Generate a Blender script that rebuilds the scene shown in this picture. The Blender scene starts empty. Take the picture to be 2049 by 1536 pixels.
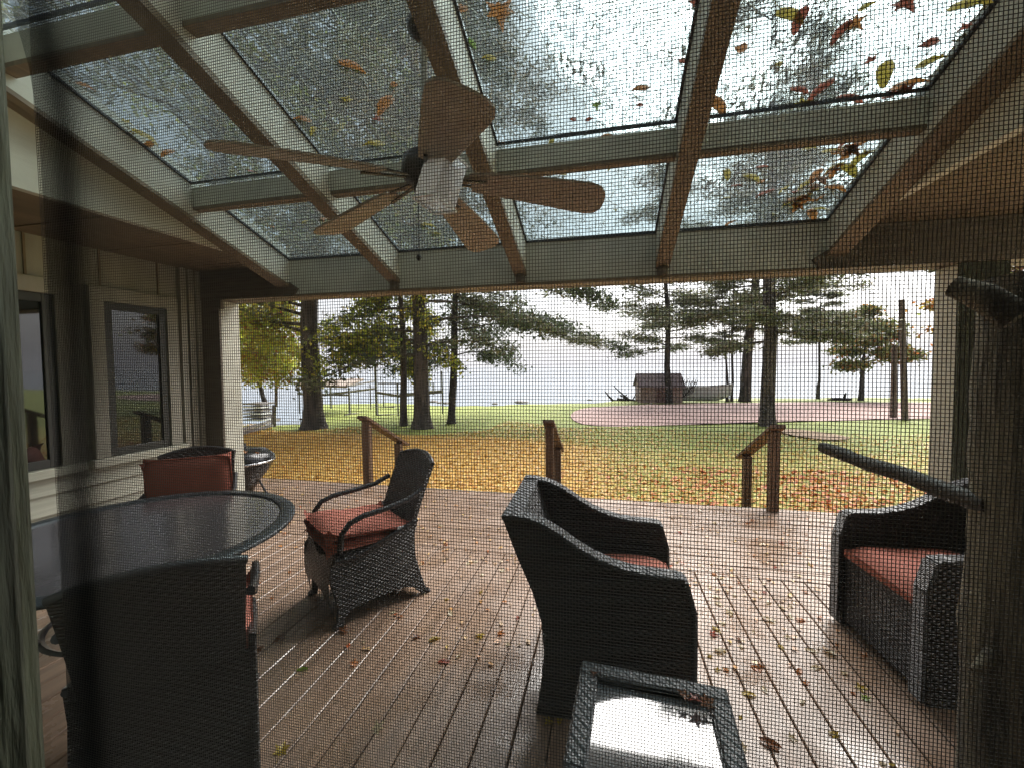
import bpy, math, random
import numpy as np
from mathutils import Vector, Matrix
R = math.radians
random.seed(7); rng = np.random.default_rng(7)
sc = bpy.context.scene
col = sc.collection

# ------------------------------------------------------------------ camera
F, YAW, PITCH, ROLL = 831.9, .221755, -.0426312, -.0072428
EYE = Vector((0, 0, 1.5))
def _axes():
    f0 = Vector((-math.sin(YAW), math.cos(YAW), 0)); r0 = Vector((math.cos(YAW), math.sin(YAW), 0)); z = Vector((0, 0, 1))
    fw = f0*math.cos(PITCH) + z*math.sin(PITCH); up = -f0*math.sin(PITCH) + z*math.cos(PITCH)
    return r0*math.cos(ROLL) + up*math.sin(ROLL), -r0*math.sin(ROLL) + up*math.cos(ROLL), fw
CR, CU, CF = _axes()
cam = bpy.data.objects.new("camera", bpy.data.cameras.new("camera")); col.objects.link(cam)
m = Matrix.Identity(4)
for i in range(3):
    m[i][0] = CR[i]; m[i][1] = CU[i]; m[i][2] = -CF[i]; m[i][3] = EYE[i]
cam.matrix_world = m
cam.data.sensor_width = 36; cam.data.lens = 36*F/2049
cam.data.clip_start = .01; cam.data.clip_end = 12000
sc.camera = cam
def ray(x, y): return CR*(x-1024.5) + CU*(768-y) + CF*F
def onY(x, y, Y): v = ray(x, y); return EYE + v*(Y/v.y)
def onZ(x, y, Z): v = ray(x, y); return EYE + v*((Z-EYE.z)/v.z)
def onX(x, y, X): v = ray(x, y); return EYE + v*(X/v.x)

# ------------------------------------------------------------------ world, sun, exposure
EL, AZ = 48, 25
w = bpy.data.worlds.new("World"); sc.world = w; w.use_nodes = True
nt = w.node_tree; nt.nodes.clear()
sky = nt.nodes.new("ShaderNodeTexSky"); sky.sky_type = 'NISHITA'; sky.sun_disc = False
sky.sun_elevation = R(EL); sky.sun_rotation = R(AZ); sky.dust_density = 4; sky.air_density = 1.0
hs = nt.nodes.new("ShaderNodeHueSaturation"); hs.inputs['Saturation'].default_value = .30
hs.inputs['Value'].default_value = 1.15
bg = nt.nodes.new("ShaderNodeBackground"); bg.inputs[1].default_value = .05
wo = nt.nodes.new("ShaderNodeOutputWorld")
nt.links.new(sky.outputs[0], hs.inputs['Color']); nt.links.new(hs.outputs[0], bg.inputs[0]); nt.links.new(bg.outputs[0], wo.inputs[0])
sl = bpy.data.lights.new("sun", 'SUN'); sl.energy = 1.5; sl.angle = R(50); sl.color = (1, .97, .92)
so = bpy.data.objects.new("sun", sl); col.objects.link(so)
so.rotation_euler = (R(90-EL), 0, R(180-AZ))
sc.view_settings.view_transform = 'Standard'; sc.view_settings.look = 'None'
sc.view_settings.exposure = 2.4; sc.view_settings.gamma = 1
sc.render.engine = 'CYCLES'
cy = sc.cycles
cy.use_denoising = True; cy.max_bounces = 9; cy.diffuse_bounces = 4; cy.glossy_bounces = 3; cy.transmission_bounces = 6
cy.transparent_max_bounces = 16; cy.sample_clamp_indirect = 6

# ------------------------------------------------------------------ materials
def mat(name, c=(.5,.5,.5), rough=.6, c2=None, scale=8, stretch=(1,1,1), bump=0, bscale=None, detail=4, metal=0, spec=.5, ramp=(.35,.65), coat=0, rough2=None, rscale=2):
    M = bpy.data.materials.new(name); M.use_nodes = True
    n = M.node_tree; b = n.nodes['Principled BSDF']
    b.inputs['Base Color'].default_value = (*c, 1); b.inputs['Roughness'].default_value = rough
    b.inputs['Metallic'].default_value = metal; b.inputs['Specular IOR Level'].default_value = spec
    if coat: b.inputs['Coat Weight'].default_value = coat; b.inputs['Coat Roughness'].default_value = .08
    tc = n.nodes.new('ShaderNodeTexCoord'); mp = n.nodes.new('ShaderNodeMapping'); mp.inputs['Scale'].default_value = stretch
    n.links.new(tc.outputs['Object'], mp.inputs[0])
    nz = n.nodes.new('ShaderNodeTexNoise'); nz.inputs['Scale'].default_value = scale; nz.inputs['Detail'].default_value = detail
    n.links.new(mp.outputs[0], nz.inputs['Vector'])
    if c2:
        rp = n.nodes.new('ShaderNodeValToRGB'); e = rp.color_ramp.elements
        e[0].position, e[1].position = ramp; e[0].color = (*c, 1); e[1].color = (*c2, 1)
        n.links.new(nz.outputs['Fac'], rp.inputs[0]); n.links.new(rp.outputs[0], b.inputs['Base Color'])
    if rough2 is not None:
        n2 = n.nodes.new('ShaderNodeTexNoise'); n2.inputs['Scale'].default_value = rscale; n2.inputs['Detail'].default_value = 3
        mr = n.nodes.new('ShaderNodeMapRange'); mr.inputs['From Min'].default_value = .42; mr.inputs['From Max'].default_value = .58
        mr.inputs['To Min'].default_value = rough; mr.inputs['To Max'].default_value = rough2
        n.links.new(tc.outputs['Object'], n2.inputs['Vector']); n.links.new(n2.outputs['Fac'], mr.inputs[0]); n.links.new(mr.outputs[0], b.inputs['Roughness'])
    if bump:
        bp = n.nodes.new('ShaderNodeBump'); bp.inputs['Strength'].default_value = bump; bp.inputs['Distance'].default_value = .01
        nb = n.nodes.new('ShaderNodeTexNoise'); nb.inputs['Scale'].default_value = bscale or scale; nb.inputs['Detail'].default_value = 5
        n.links.new(mp.outputs[0], nb.inputs['Vector']); n.links.new(nb.outputs['Fac'], bp.inputs['Height']); n.links.new(bp.outputs[0], b.inputs['Normal'])
    return M

def leafmat(name, cols, trans=.35, rough=.5):
    """colour varies from leaf to leaf (random per island)"""
    M = bpy.data.materials.new(name); M.use_nodes = True; n = M.node_tree; b = n.nodes['Principled BSDF']
    g = n.nodes.new('ShaderNodeNewGeometry'); rp = n.nodes.new('ShaderNodeValToRGB'); rp.color_ramp.interpolation = 'LINEAR'
    e = rp.color_ramp.elements
    while len(e) < len(cols): e.new(.5)
    for i, c in enumerate(cols):
        e[i].position = i/(len(cols)-1); e[i].color = (*c, 1)
    n.links.new(g.outputs['Random Per Island'], rp.inputs[0]); n.links.new(rp.outputs[0], b.inputs['Base Color'])
    b.inputs['Roughness'].default_value = rough
    if trans:
        t = n.nodes.new('ShaderNodeBsdfTranslucent'); mx = n.nodes.new('ShaderNodeMixShader'); mx.inputs[0].default_value = trans
        n.links.new(rp.outputs[0], t.inputs[0]); n.links.new(b.outputs[0], mx.inputs[1]); n.links.new(t.outputs[0], mx.inputs[2])
        n.links.new(mx.outputs[0], n.nodes['Material Output'].inputs[0])
    return M

def wicker(name, c, scale=60):
    """over-under weave: horizontal strands whose phase flips at each upright"""
    M = bpy.data.materials.new(name); M.use_nodes = True; n = M.node_tree; b = n.nodes['Principled BSDF']
    tc = n.nodes.new('ShaderNodeTexCoord'); sp = n.nodes.new('ShaderNodeSeparateXYZ'); n.links.new(tc.outputs['Object'], sp.inputs[0])
    def mth(op, a, bb=None, **k):
        x = n.nodes.new('ShaderNodeMath'); x.operation = op
        for i, v in enumerate((a, bb)):
            if v is None: continue
            if isinstance(v, (int, float)): x.inputs[i].default_value = v
            else: n.links.new(v, x.inputs[i])
        return x.outputs[0]
    xy = mth('ADD', sp.outputs['X'], sp.outputs['Y'])
    s1 = mth('SINE', mth('MULTIPLY', xy, 2*math.pi*28)); s2 = mth('SINE', mth('MULTIPLY', sp.outputs['Z'], 2*math.pi*scale))
    s3 = mth('ABSOLUTE', mth('SINE', mth('MULTIPLY', sp.outputs['Z'], 2*math.pi*scale)))
    h = mth('ADD', mth('MULTIPLY', mth('MULTIPLY', s1, s2), .6), s3)
    nz = n.nodes.new('ShaderNodeTexNoise'); nz.inputs['Scale'].default_value = 45; nz.inputs['Detail'].default_value = 3
    n.links.new(tc.outputs['Object'], nz.inputs['Vector'])
    h = mth('ADD', h, nz.outputs['Fac'])
    bp = n.nodes.new('ShaderNodeBump'); bp.inputs['Strength'].default_value = 1; bp.inputs['Distance'].default_value = .006
    n.links.new(h, bp.inputs['Height']); n.links.new(bp.outputs[0], b.inputs['Normal'])
    rp = n.nodes.new('ShaderNodeValToRGB'); e = rp.color_ramp.elements
    e[0].position, e[1].position = .15, .9; e[0].color = (c[0]*.35, c[1]*.35, c[2]*.35, 1); e[1].color = (*c, 1)
    n.links.new(mth('MULTIPLY', h, .5), rp.inputs[0]); n.links.new(rp.outputs[0], b.inputs['Base Color'])
    b.inputs['Roughness'].default_value = .34; b.inputs['Specular IOR Level'].default_value = .6
    return M

CREAM = mat('cream_paint', (.56,.55,.46), .55, (.46,.45,.375), 6, (1,.3,1), .15, 30)
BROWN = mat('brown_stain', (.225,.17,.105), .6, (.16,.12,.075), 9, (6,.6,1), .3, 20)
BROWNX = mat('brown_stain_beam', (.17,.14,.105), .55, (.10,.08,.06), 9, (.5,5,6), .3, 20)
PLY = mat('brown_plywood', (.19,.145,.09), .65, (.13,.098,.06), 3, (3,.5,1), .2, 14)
SIDING = mat('siding_paint', (.50,.49,.40), .55, (.40,.39,.31), 10, (.3,.3,6), .1, 30)
TRIM = mat('window_trim_paint', (.34,.32,.26), .55, (.25,.235,.185), 8, (1,1,.3), .1, 30)
DOORP = mat('weathered_door_paint', (.10,.10,.065), .75, (.04,.036,.025), 26, (1.5,1.5,.16), .7, 60, ramp=(.42,.66))
DARKWOOD = mat('dark_sash', (.035,.035,.03), .45)
WINGLASS = mat('window_glass', (.012,.014,.014), .03, spec=.9)
METAL_D = mat('dark_metal', (.03,.03,.033), .35, spec=.6)
BRONZE = mat('bronze_metal', (.06,.045,.035), .35, (.03,.024,.02), 30)
FANWOOD = mat('fan_blade_wood', (.36,.285,.205), .5, (.28,.215,.15), 6, (1,1,1), .1, 30)
CUSH = mat('rust_red_fabric', (.42,.145,.10), .85, (.33,.105,.072), 5, bump=.35, bscale=160)
WICK = wicker('dark_wicker', (.046,.042,.041), 42)
WICKG = wicker('grey_wicker', (.11,.115,.12), 48)
WICKE = wicker('wicker_edge_braid', (.12,.12,.125), 70)
RIM = mat('table_rim_metal', (.045,.052,.06), .38, (.03,.035,.04), 40, bump=.3, bscale=80)
BARK = mat('bark', (.105,.085,.068), .85, (.03,.024,.02), 7, (1,1,.22), 1.0, 14, ramp=(.4,.62))
BARKD = mat('dark_bark', (.06,.05,.042), .85, (.022,.018,.016), 7, (1,1,.22), .8, 14)
LOG = mat('rough_log_bark', (.30,.235,.16), .8, (.06,.045,.032), 34, (1,1,.10), 1.0, 60, ramp=(.38,.62))
STICK = mat('stick_wood', (.12,.085,.062), .6, (.05,.035,.027), 14, (1,.2,1), .5, 30)
RAILW = mat('stair_rail_wood', (.15,.082,.045), .6, (.09,.048,.027), 8, (3,3,.5), .3, 20)
KETTLE = mat('black_enamel', (.012,.012,.013), .22)
STEEL = mat('grey_steel', (.25,.25,.26), .5, (.16,.15,.15), 8)
GREYW = mat('grey_wood', (.30,.28,.27), .7, (.20,.18,.17), 6)
CANV = mat('canopy_canvas', (.36,.30,.25), .8, (.26,.20,.17), 3)
WHITEP = mat('white_dock_paint', (.72,.72,.74), .6)
SHEDW = mat('shed_board', (.30,.21,.175), .8, (.22,.15,.13), 6, (6,6,.5))
SHEDR = mat('shed_shingle', (.20,.155,.16), .85, (.13,.10,.11), 14)
BOATM = mat('boat_hull_paint', (.52,.53,.51), .5, (.44,.45,.43), 5)
POSTSHADE = mat('shaded_post_green', (.085,.095,.062), .85, (.045,.048,.036), 12, (4,4,.3), .4, 30)  # dark green tone painting the shade on the right post's house-side face

# deck boards: wet, glossy in puddled patches
def deckmat(name, st):
    M = mat(name, (.32,.212,.148), .3, (.22,.146,.102), 5, st, .09, 26)
    n = M.node_tree; b = n.nodes['Principled BSDF']; tc = n.nodes['Texture Coordinate']
    n2 = n.nodes.new('ShaderNodeTexNoise'); n2.inputs['Scale'].default_value = 2.3; n2.inputs['Detail'].default_value = 5; n2.inputs['Roughness'].default_value = .62
    n.links.new(tc.outputs['Object'], n2.inputs['Vector'])
    mr = n.nodes.new('ShaderNodeMapRange'); mr.inputs['From Min'].default_value = .40; mr.inputs['From Max'].default_value = .60
    mr.inputs['To Min'].default_value = .14; mr.inputs['To Max'].default_value = .48
    n.links.new(n2.outputs['Fac'], mr.inputs[0]); n.links.new(mr.outputs[0], b.inputs['Roughness'])
    b.inputs['Specular IOR Level'].default_value = .75
    return M
DECKY = deckmat('wet_deck_boards_out', (7, .5, 1)); DECKX = deckmat('wet_deck_boards_across', (.5, 7, 1))

# ------------------------------------------------------------------ mesh helpers
class MB:
    def __init__(s): s.v = []; s.f = []; s.sm = []
    def add(s, vs, fs, smooth=False):
        k = len(s.v); s.v += [tuple(p) for p in vs]; s.f += [tuple(i+k for i in f) for f in fs]; s.sm += [smooth]*len(fs); return s
    def box(s, a, b, mtx=None):
        x0,y0,z0 = a; x1,y1,z1 = b
        P = [Vector(p) for p in ((x0,y0,z0),(x1,y0,z0),(x1,y1,z0),(x0,y1,z0),(x0,y0,z1),(x1,y0,z1),(x1,y1,z1),(x0,y1,z1))]
        if mtx: P = [mtx @ p for p in P]
        return s.add(P, [(0,3,2,1),(4,5,6,7),(0,1,5,4),(1,2,6,5),(2,3,7,6),(3,0,4,7)])
    def beam(s, p, q, w, h, up=(0,0,1)):
        """rectangular bar from p to q"""
        p = Vector(p); q = Vector(q); d = (q-p).normalized(); u = Vector(up); r = d.cross(u).normalized(); u = r.cross(d)
        P = []
        for e in (p, q):
            for a, b in ((-1,-1),(1,-1),(1,1),(-1,1)): P.append(e + r*a*w/2 + u*b*h/2)
        return s.add(P, [(3,2,1,0),(4,5,6,7),(0,1,5,4),(1,2,6,5),(2,3,7,6),(3,0,4,7)])
    def tube(s, pts, rad, n=8, smooth=True, jit=0, caps=True):
        pts = [Vector(p) for p in pts]; N = len(pts)
        if isinstance(rad, (int, float)): rad = [rad]*N
        V = []; prev = None
        for i, p in enumerate(pts):
            t = (pts[min(i+1,N-1)] - pts[max(i-1,0)]).normalized()
            if prev is None:
                a = Vector((0,0,1)) if abs(t.z) < .9 else Vector((1,0,0)); u = t.cross(a).normalized()
            else: u = (prev - t*prev.dot(t)).normalized()
            prev = u; v = t.cross(u)
            for k in range(n):
                a = 2*math.pi*k/n; rr = rad[i]*(1 + (random.uniform(-jit, jit) if jit else 0)); V.append(p + (u*math.cos(a) + v*math.sin(a))*rr)
        Fs = [(i*n+k, i*n+(k+1)%n, (i+1)*n+(k+1)%n, (i+1)*n+k) for i in range(N-1) for k in range(n)]
        s.add(V, Fs, smooth)
        if caps: s.add(V[:n], [tuple(range(n))[::-1]]); s.add(V[-n:], [tuple(range(n))])
        return s
    def lathe(s, prof, c=(0,0,0), n=32, smooth=True):
        V = [(c[0]+r*math.cos(2*math.pi*k/n), c[1]+r*math.sin(2*math.pi*k/n), c[2]+z) for r, z in prof for k in range(n)]
        return s.add(V, [(i*n+k, i*n+(k+1)%n, (i+1)*n+(k+1)%n, (i+1)*n+k) for i in range(len(prof)-1) for k in range(n)], smooth)
    def prism(s, poly, y0, y1, mtx=None):
        """polygon in xz extruded in y"""
        n = len(poly); V = [Vector((x,y0,z)) for x,z in poly] + [Vector((x,y1,z)) for x,z in poly]
        if mtx: V = [mtx @ p for p in V]
        return s.add(V, [tuple(range(n)), tuple(range(2*n-1,n-1,-1))] + [(i,(i+n),((i+1)%n)+n,(i+1)%n) for i in range(n)])
    def grid(s, fn, nu, nv, smooth=True):
        V = [fn(i/nu, j/nv) for i in range(nu+1) for j in range(nv+1)]
        return s.add(V, [(i*(nv+1)+j, (i+1)*(nv+1)+j, (i+1)*(nv+1)+j+1, i*(nv+1)+j+1) for i in range(nu) for j in range(nv)], smooth)
    def build(s, name, M, parent=None, bevel=0, recalc=True):
        me = bpy.data.meshes.new(name); me.from_pydata(s.v, [], s.f); me.polygons.foreach_set('use_smooth', s.sm)
        if recalc:
            import bmesh
            bm = bmesh.new(); bm.from_mesh(me); bmesh.ops.recalc_face_normals(bm, faces=bm.faces); bm.to_mesh(me); bm.free()
        me.materials.append(M); o = bpy.data.objects.new(name, me); col.objects.link(o)
        if parent: o.parent = parent
        if bevel:
            b = o.modifiers.new('bevel', 'BEVEL'); b.width = bevel; b.segments = 2; b.limit_method = 'ANGLE'; b.angle_limit = R(40)
        return o
def npmesh(name, V, Q, M, parent=None):
    """fast mesh from numpy: V (n,3), Q (m,4) quads"""
    me = bpy.data.meshes.new(name); me.vertices.add(len(V)); me.vertices.foreach_set('co', V.astype(np.float32).ravel())
    k = Q.shape[1]; me.loops.add(Q.size); me.loops.foreach_set('vertex_index', Q.astype(np.int32).ravel())
    me.polygons.add(len(Q)); me.polygons.foreach_set('loop_start', np.arange(0, Q.size, k, dtype=np.int32))
    me.polygons.foreach_set('loop_total', np.full(len(Q), k, dtype=np.int32)); me.update(calc_edges=True); me.validate()
    me.materials.append(M); o = bpy.data.objects.new(name, me); col.objects.link(o)
    if parent: o.parent = parent
    return o
def tag(o, label=None, cat=None, group=None, kind=None):
    if label: o['label'] = label
    if cat: o['category'] = cat
    if group: o['group'] = group
    if kind: o['kind'] = kind
    return o
def thing(name, label, cat, loc=(0,0,0), rz=0, group=None):
    o = bpy.data.objects.new(name, None); col.objects.link(o); o.location = loc; o.rotation_euler = (0,0,rz); o.empty_display_size = .1
    return tag(o, label, cat, group)
def dup(src, loc, rz, label=None, group=None):
    def cp(o, par):
        c = o.copy(); col.objects.link(c); c.parent = par
        for ch in kids[o.name]: cp(ch, c)
        return c
    kids = {}
    def walk(o):
        kids[o.name] = list(o.children)
        for c in o.children: walk(c)
    walk(src)
    r = cp(src, None); r.location = loc; r.rotation_euler = (0,0,rz)
    return tag(r, label, None, group)

# ------------------------------------------------------------------ deck
SEAM, EDGE = 3.18, 4.80
def plank(mb, ax, c, a, b, w=.136, top=0.0, t=.03, ch=.004):
    """one chamfered board: ax 'Y' runs out, 'X' runs across"""
    h = w/2; z = top
    prof = [(-h, z-t), (-h, z-ch), (-h+ch, z), (h-ch, z), (h, z-ch), (h, z-t)]
    n = 6; V = []
    for e in (a, b):
        for u, zz in prof: V.append((c+u, e, zz) if ax == 'Y' else (e, c+u, zz))
    mb.add(V, [(i, i+1, i+1+n, i+n) for i in range(n-1)] + [tuple(range(n)), tuple(range(2*n-1, n-1, -1))])
mb = MB(); k = -30; x = .489 - .0707
for i in range(-29, 34):
    xx = .489 + .0707 + i*.1414
    plank(mb, 'Y', xx, .22, SEAM-.004, top=random.uniform(-.0008, .0008))
tag(mb.build('deck_boards_by_the_house', DECKY), 'wet brown deck boards running out from the house', kind='structure')
mb = MB(); y = SEAM + .0707
while y < EDGE - .05:
    plank(mb, 'X', y, -6.2, 5.6, top=random.uniform(-.0008, .0008)); y += .1414
tag(mb.build('deck_boards_at_the_edge', DECKX), 'wet brown deck boards running across at the outer edge', kind='structure')
EDGE = y - .0707
mb = MB(); mb.box((-6.2, EDGE+.004, -.24), (5.6, EDGE+.04, -.006)); mb.box((-6.2, .2, -.25), (5.6, EDGE, -.045))
tag(mb.build('deck_framing', BROWNX), kind='structure')

# ------------------------------------------------------------------ stairs and rails
mb = MB()
for i in range(1, 4): mb.box((-2.95, EDGE+.05+(i-1)*.28, -.175*i-.035), (1.68, EDGE+.05+i*.28-.01, -.175*i))
tag(mb.build('deck_stairs', BROWNX, bevel=.004), 'low wooden steps leading down from the deck to the lawn', 'stairs')
def rail(X, label):
    t = thing('stair_rail', label, 'railing', (X, EDGE, 0), 0, 'wooden rails beside the deck steps')
    MB().box((-.045, -.10, -.2), (.045, -.01, .83)).build('post', RAILW, t, .004)
    MB().box((-.045, .70, -.7), (.045, .79, .40)).build('post', RAILW, t, .004)
    MB().beam((0, -.17, .892), (0, .96, .335), .13, .038).build('handrail', RAILW, t, .004)
    return t
rail(-2.93, 'wooden stair rail farthest left, beyond the wicker dining chair')
rail(-.62, 'wooden stair rail behind the barrel armchair in the middle')
rail(1.67, 'wooden stair rail on the right, in front of the straight pine')

# ------------------------------------------------------------------ porch roof
YB, SL = 3.06, .3346
def zg(y): return 2.413 + (YB-y)*SL
Y0 = .26
XL, XR = -2.61, 1.37
BW = .10
porch = thing('porch_roof', 'cream and brown porch roof with glass skylight bays over the deck', 'roof', (0, YB, 0))
def P_(mbx, name, M, bev=0, par=None):
    o = mbx.build(name, M, par or porch, bev)
    if not par: o.matrix_parent_inverse = Matrix.Translation((0, -YB, 0))
    return o
def slope_prism(x0, x1, top_off, bot_off, y0=Y0, y1=YB):
    m_ = MB(); V = []
    for X in (x0, x1):
        for (y, o) in ((y0, top_off), (y1, top_off), (y1, bot_off), (y0, bot_off)): V.append((X, y, zg(y)+o))
    return m_.add(V, [(0,1,2,3),(7,6,5,4),(0,4,5,1),(1,5,6,2),(2,6,7,3),(3,7,4,0)])
# curb beams down both sides (cream face, brown underside board)
for x0, x1 in ((XL-BW, XL), (XR, XR+BW)):
    P_(slope_prism(x0, x1, .05, -.215), 'side_beam', CREAM)
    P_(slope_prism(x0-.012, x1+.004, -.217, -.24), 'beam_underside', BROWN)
RX = (-1.64, -.617, .379)
for x in RX:
    P_(slope_prism(x-.042, x+.042, .02, -.215), 'rafter', CREAM)
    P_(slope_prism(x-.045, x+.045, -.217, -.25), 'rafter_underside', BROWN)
    P_(MB().tube([(x, YB-.012, 2.115), (x, YB-.012, 2.185)], .036, 12), 'rafter_bracket', BROWNX)
edges = [XL] + [v for x in RX for v in (x-.042, x+.042)] + [XR]
bays = [(edges[0], edges[1]), (edges[2], edges[3]), (edges[4], edges[5]), (edges[6], edges[7])]
PY = (2.275, 1.40, .60)
for (a, b) in bays:
    for py in PY:
        m_ = MB(); m_.box((a+.002, py-.055, zg(py)-.13), (b-.002, py, zg(py)-.012)); P_(m_, 'purlin', CREAM)
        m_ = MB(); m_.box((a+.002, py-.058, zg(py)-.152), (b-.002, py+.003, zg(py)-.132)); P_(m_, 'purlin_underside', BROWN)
# black glazing gaskets
mb = MB()
ys = [Y0] + sorted(PY) + [YB]
for (a, b) in bays:
    for i in range(len(ys)-1):
        q0 = ys[i] + (.004 if i else 0); q1 = ys[i+1] - (.060 if i < len(ys)-2 else .01)
        for X in (a+.006, b-.006): mb.beam((X, q0, zg(q0)-.006), (X, q1, zg(q1)-.006), .012, .014)
        mb.beam((a, q1, zg(q1)-.006), (b, q1, zg(q1)-.006), .012, .014)
P_(mb, 'gasket', METAL_D)
# wet old glass
G = bpy.data.materials.new('wet_skylight_glass'); G.use_nodes = True; n = G.node_tree; n.nodes.remove(n.nodes['Principled BSDF'])
tr = n.nodes.new('ShaderNodeBsdfTransparent'); tr.inputs[0].default_value = (.33,.42,.435,1)
rf = n.nodes.new('ShaderNodeBsdfRefraction'); rf.inputs['IOR'].default_value = 1.06; rf.inputs['Roughness'].default_value = .035; rf.inputs[0].default_value = (.36,.45,.465,1)
gl = n.nodes.new('ShaderNodeBsdfGlossy'); gl.inputs['Roughness'].default_value = .05
tc = n.nodes.new('ShaderNodeTexCoord')
mp = n.nodes.new('ShaderNodeMapping'); mp.inputs['Scale'].default_value = (1, .45, 1); n.links.new(tc.outputs['Object'], mp.inputs[0])
nz = n.nodes.new('ShaderNodeTexNoise'); nz.inputs['Scale'].default_value = 38; nz.inputs['Detail'].default_value = 4; nz.inputs['Distortion'].default_value = 1.2; n.links.new(mp.outputs[0], nz.inputs[0])
bp = n.nodes.new('ShaderNodeBump'); bp.inputs['Strength'].default_value = .55; bp.inputs['Distance'].default_value = .008; n.links.new(nz.outputs['Fac'], bp.inputs['Height'])
n.links.new(bp.outputs[0], rf.inputs['Normal'])
n3 = n.nodes.new('ShaderNodeTexNoise'); n3.inputs['Scale'].default_value = 60; n3.inputs['Detail'].default_value = 3; n.links.new(mp.outputs[0], n3.inputs[0])
mr = n.nodes.new('ShaderNodeMapRange'); mr.inputs['From Min'].default_value = .42; mr.inputs['From Max'].default_value = .58; mr.inputs['To Min'].default_value = .0; mr.inputs['To Max'].default_value = .55
n.links.new(n3.outputs['Fac'], mr.inputs[0])
m1 = n.nodes.new('ShaderNodeMixShader'); n.links.new(mr.outputs[0], m1.inputs[0]); n.links.new(tr.outputs[0], m1.inputs[1]); n.links.new(rf.outputs[0], m1.inputs[2])
tl = n.nodes.new('ShaderNodeBsdfTranslucent'); tl.inputs[0].default_value = (.60,.68,.69,1)
mf = n.nodes.new('ShaderNodeMixShader'); mf.inputs[0].default_value = .05; n.links.new(m1.outputs[0], mf.inputs[1]); n.links.new(tl.outputs[0], mf.inputs[2])
m2 = n.nodes.new('ShaderNodeMixShader'); m2.inputs[0].default_value = .05; n.links.new(mf.outputs[0], m2.inputs[1]); n.links.new(gl.outputs[0], m2.inputs[2])
n.links.new(m2.outputs[0], n.nodes['Material Output'].inputs[0])
for (a, b) in bays:
    m_ = MB(); m_.add([(a, Y0, zg(Y0)), (b, Y0, zg(Y0)), (b, YB+.02, zg(YB+.02)), (a, YB+.02, zg(YB+.02))], [(0,1,2,3)])
    P_(m_, 'glass_pane', G)
# header beam: cream fascia in the skylight opening, brown stained to both sides
P_(MB().box((XL-BW, YB, 2.118), (XR+BW, YB+.2, 2.425)), 'header_fascia', CREAM)
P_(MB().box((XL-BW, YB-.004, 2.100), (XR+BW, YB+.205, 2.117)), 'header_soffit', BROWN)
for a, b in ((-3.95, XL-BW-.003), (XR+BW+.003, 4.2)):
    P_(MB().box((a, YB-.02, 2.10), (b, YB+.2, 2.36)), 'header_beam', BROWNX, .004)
for sx, x in ((1, XL-BW-.004), (-1, XR+BW+.004)):      # diagonal brown knee where curb meets header
    P_(MB().add([(x-.02*sx, YB-.022, 2.10), (x-.02*sx, YB-.022, 2.30), (x+.19*sx, YB-.022, 2.165), (x+.14*sx, YB-.022, 2.10),
                 (x-.02*sx, YB-.003, 2.10), (x-.02*sx, YB-.003, 2.30), (x+.19*sx, YB-.003, 2.165), (x+.14*sx, YB-.003, 2.10)],
        [(0,1,2,3),(7,6,5,4),(0,4,5,1),(1,5,6,2),(2,6,7,3),(3,7,4,0)]), 'knee_plate', BROWNX)
# clerestory triangles and flat side ceilings
def tri(x0, x1):
    V = []
    for X in (x0, x1):
        V += [(X, Y0, 2.36), (X, YB, 2.36), (X, Y0, zg(Y0)+.04), (X, YB, zg(YB)+.04)]
    return MB().add(V, [(0,1,3,2),(6,7,5,4),(0,4,5,1),(1,5,7,3),(3,7,6,2),(2,6,4,0)])
for x0, x1 in ((XL-BW-.05, XL-BW-.004), (XR+BW+.004, XR+BW+.05)):
    P_(tri(x0, x1), 'clerestory_wall', CREAM)
for x0, x1 in ((-3.9, XL-BW-.052), (XR+BW+.052, 4.2)):
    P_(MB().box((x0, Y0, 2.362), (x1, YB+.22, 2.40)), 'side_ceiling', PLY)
    P_(MB().box((x0, Y0, 2.402), (x1, YB+.35, 2.46)), 'side_roof', SHEDR)
mb = MB()
for i in range(1, 6): mb.box((-3.9, .26+i*.52, 2.355), (XL-BW-.06, .272+i*.52, 2.3615))
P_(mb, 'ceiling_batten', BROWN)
P_(MB().box((-3.40, YB-.03, 2.02), (-3.30, YB+.0, 2.099)), 'bracket', BROWNX, .004)
# posts (cream, with the house-side face's shade painted on as a dark board)
for x0, x1 in ((-3.58, -3.35), (2.08, 2.31)):
    P_(MB().box((x0, YB+.012, 0), (x1, YB+.2, 2.099)), 'post', CREAM, .004)
    P_(MB().box((x0-.005, YB-.012, 0), (x1+.005, YB+.010, 2.099)), 'post_shaded_face', BROWNX if x0 < 0 else POSTSHADE, .003)

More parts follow.
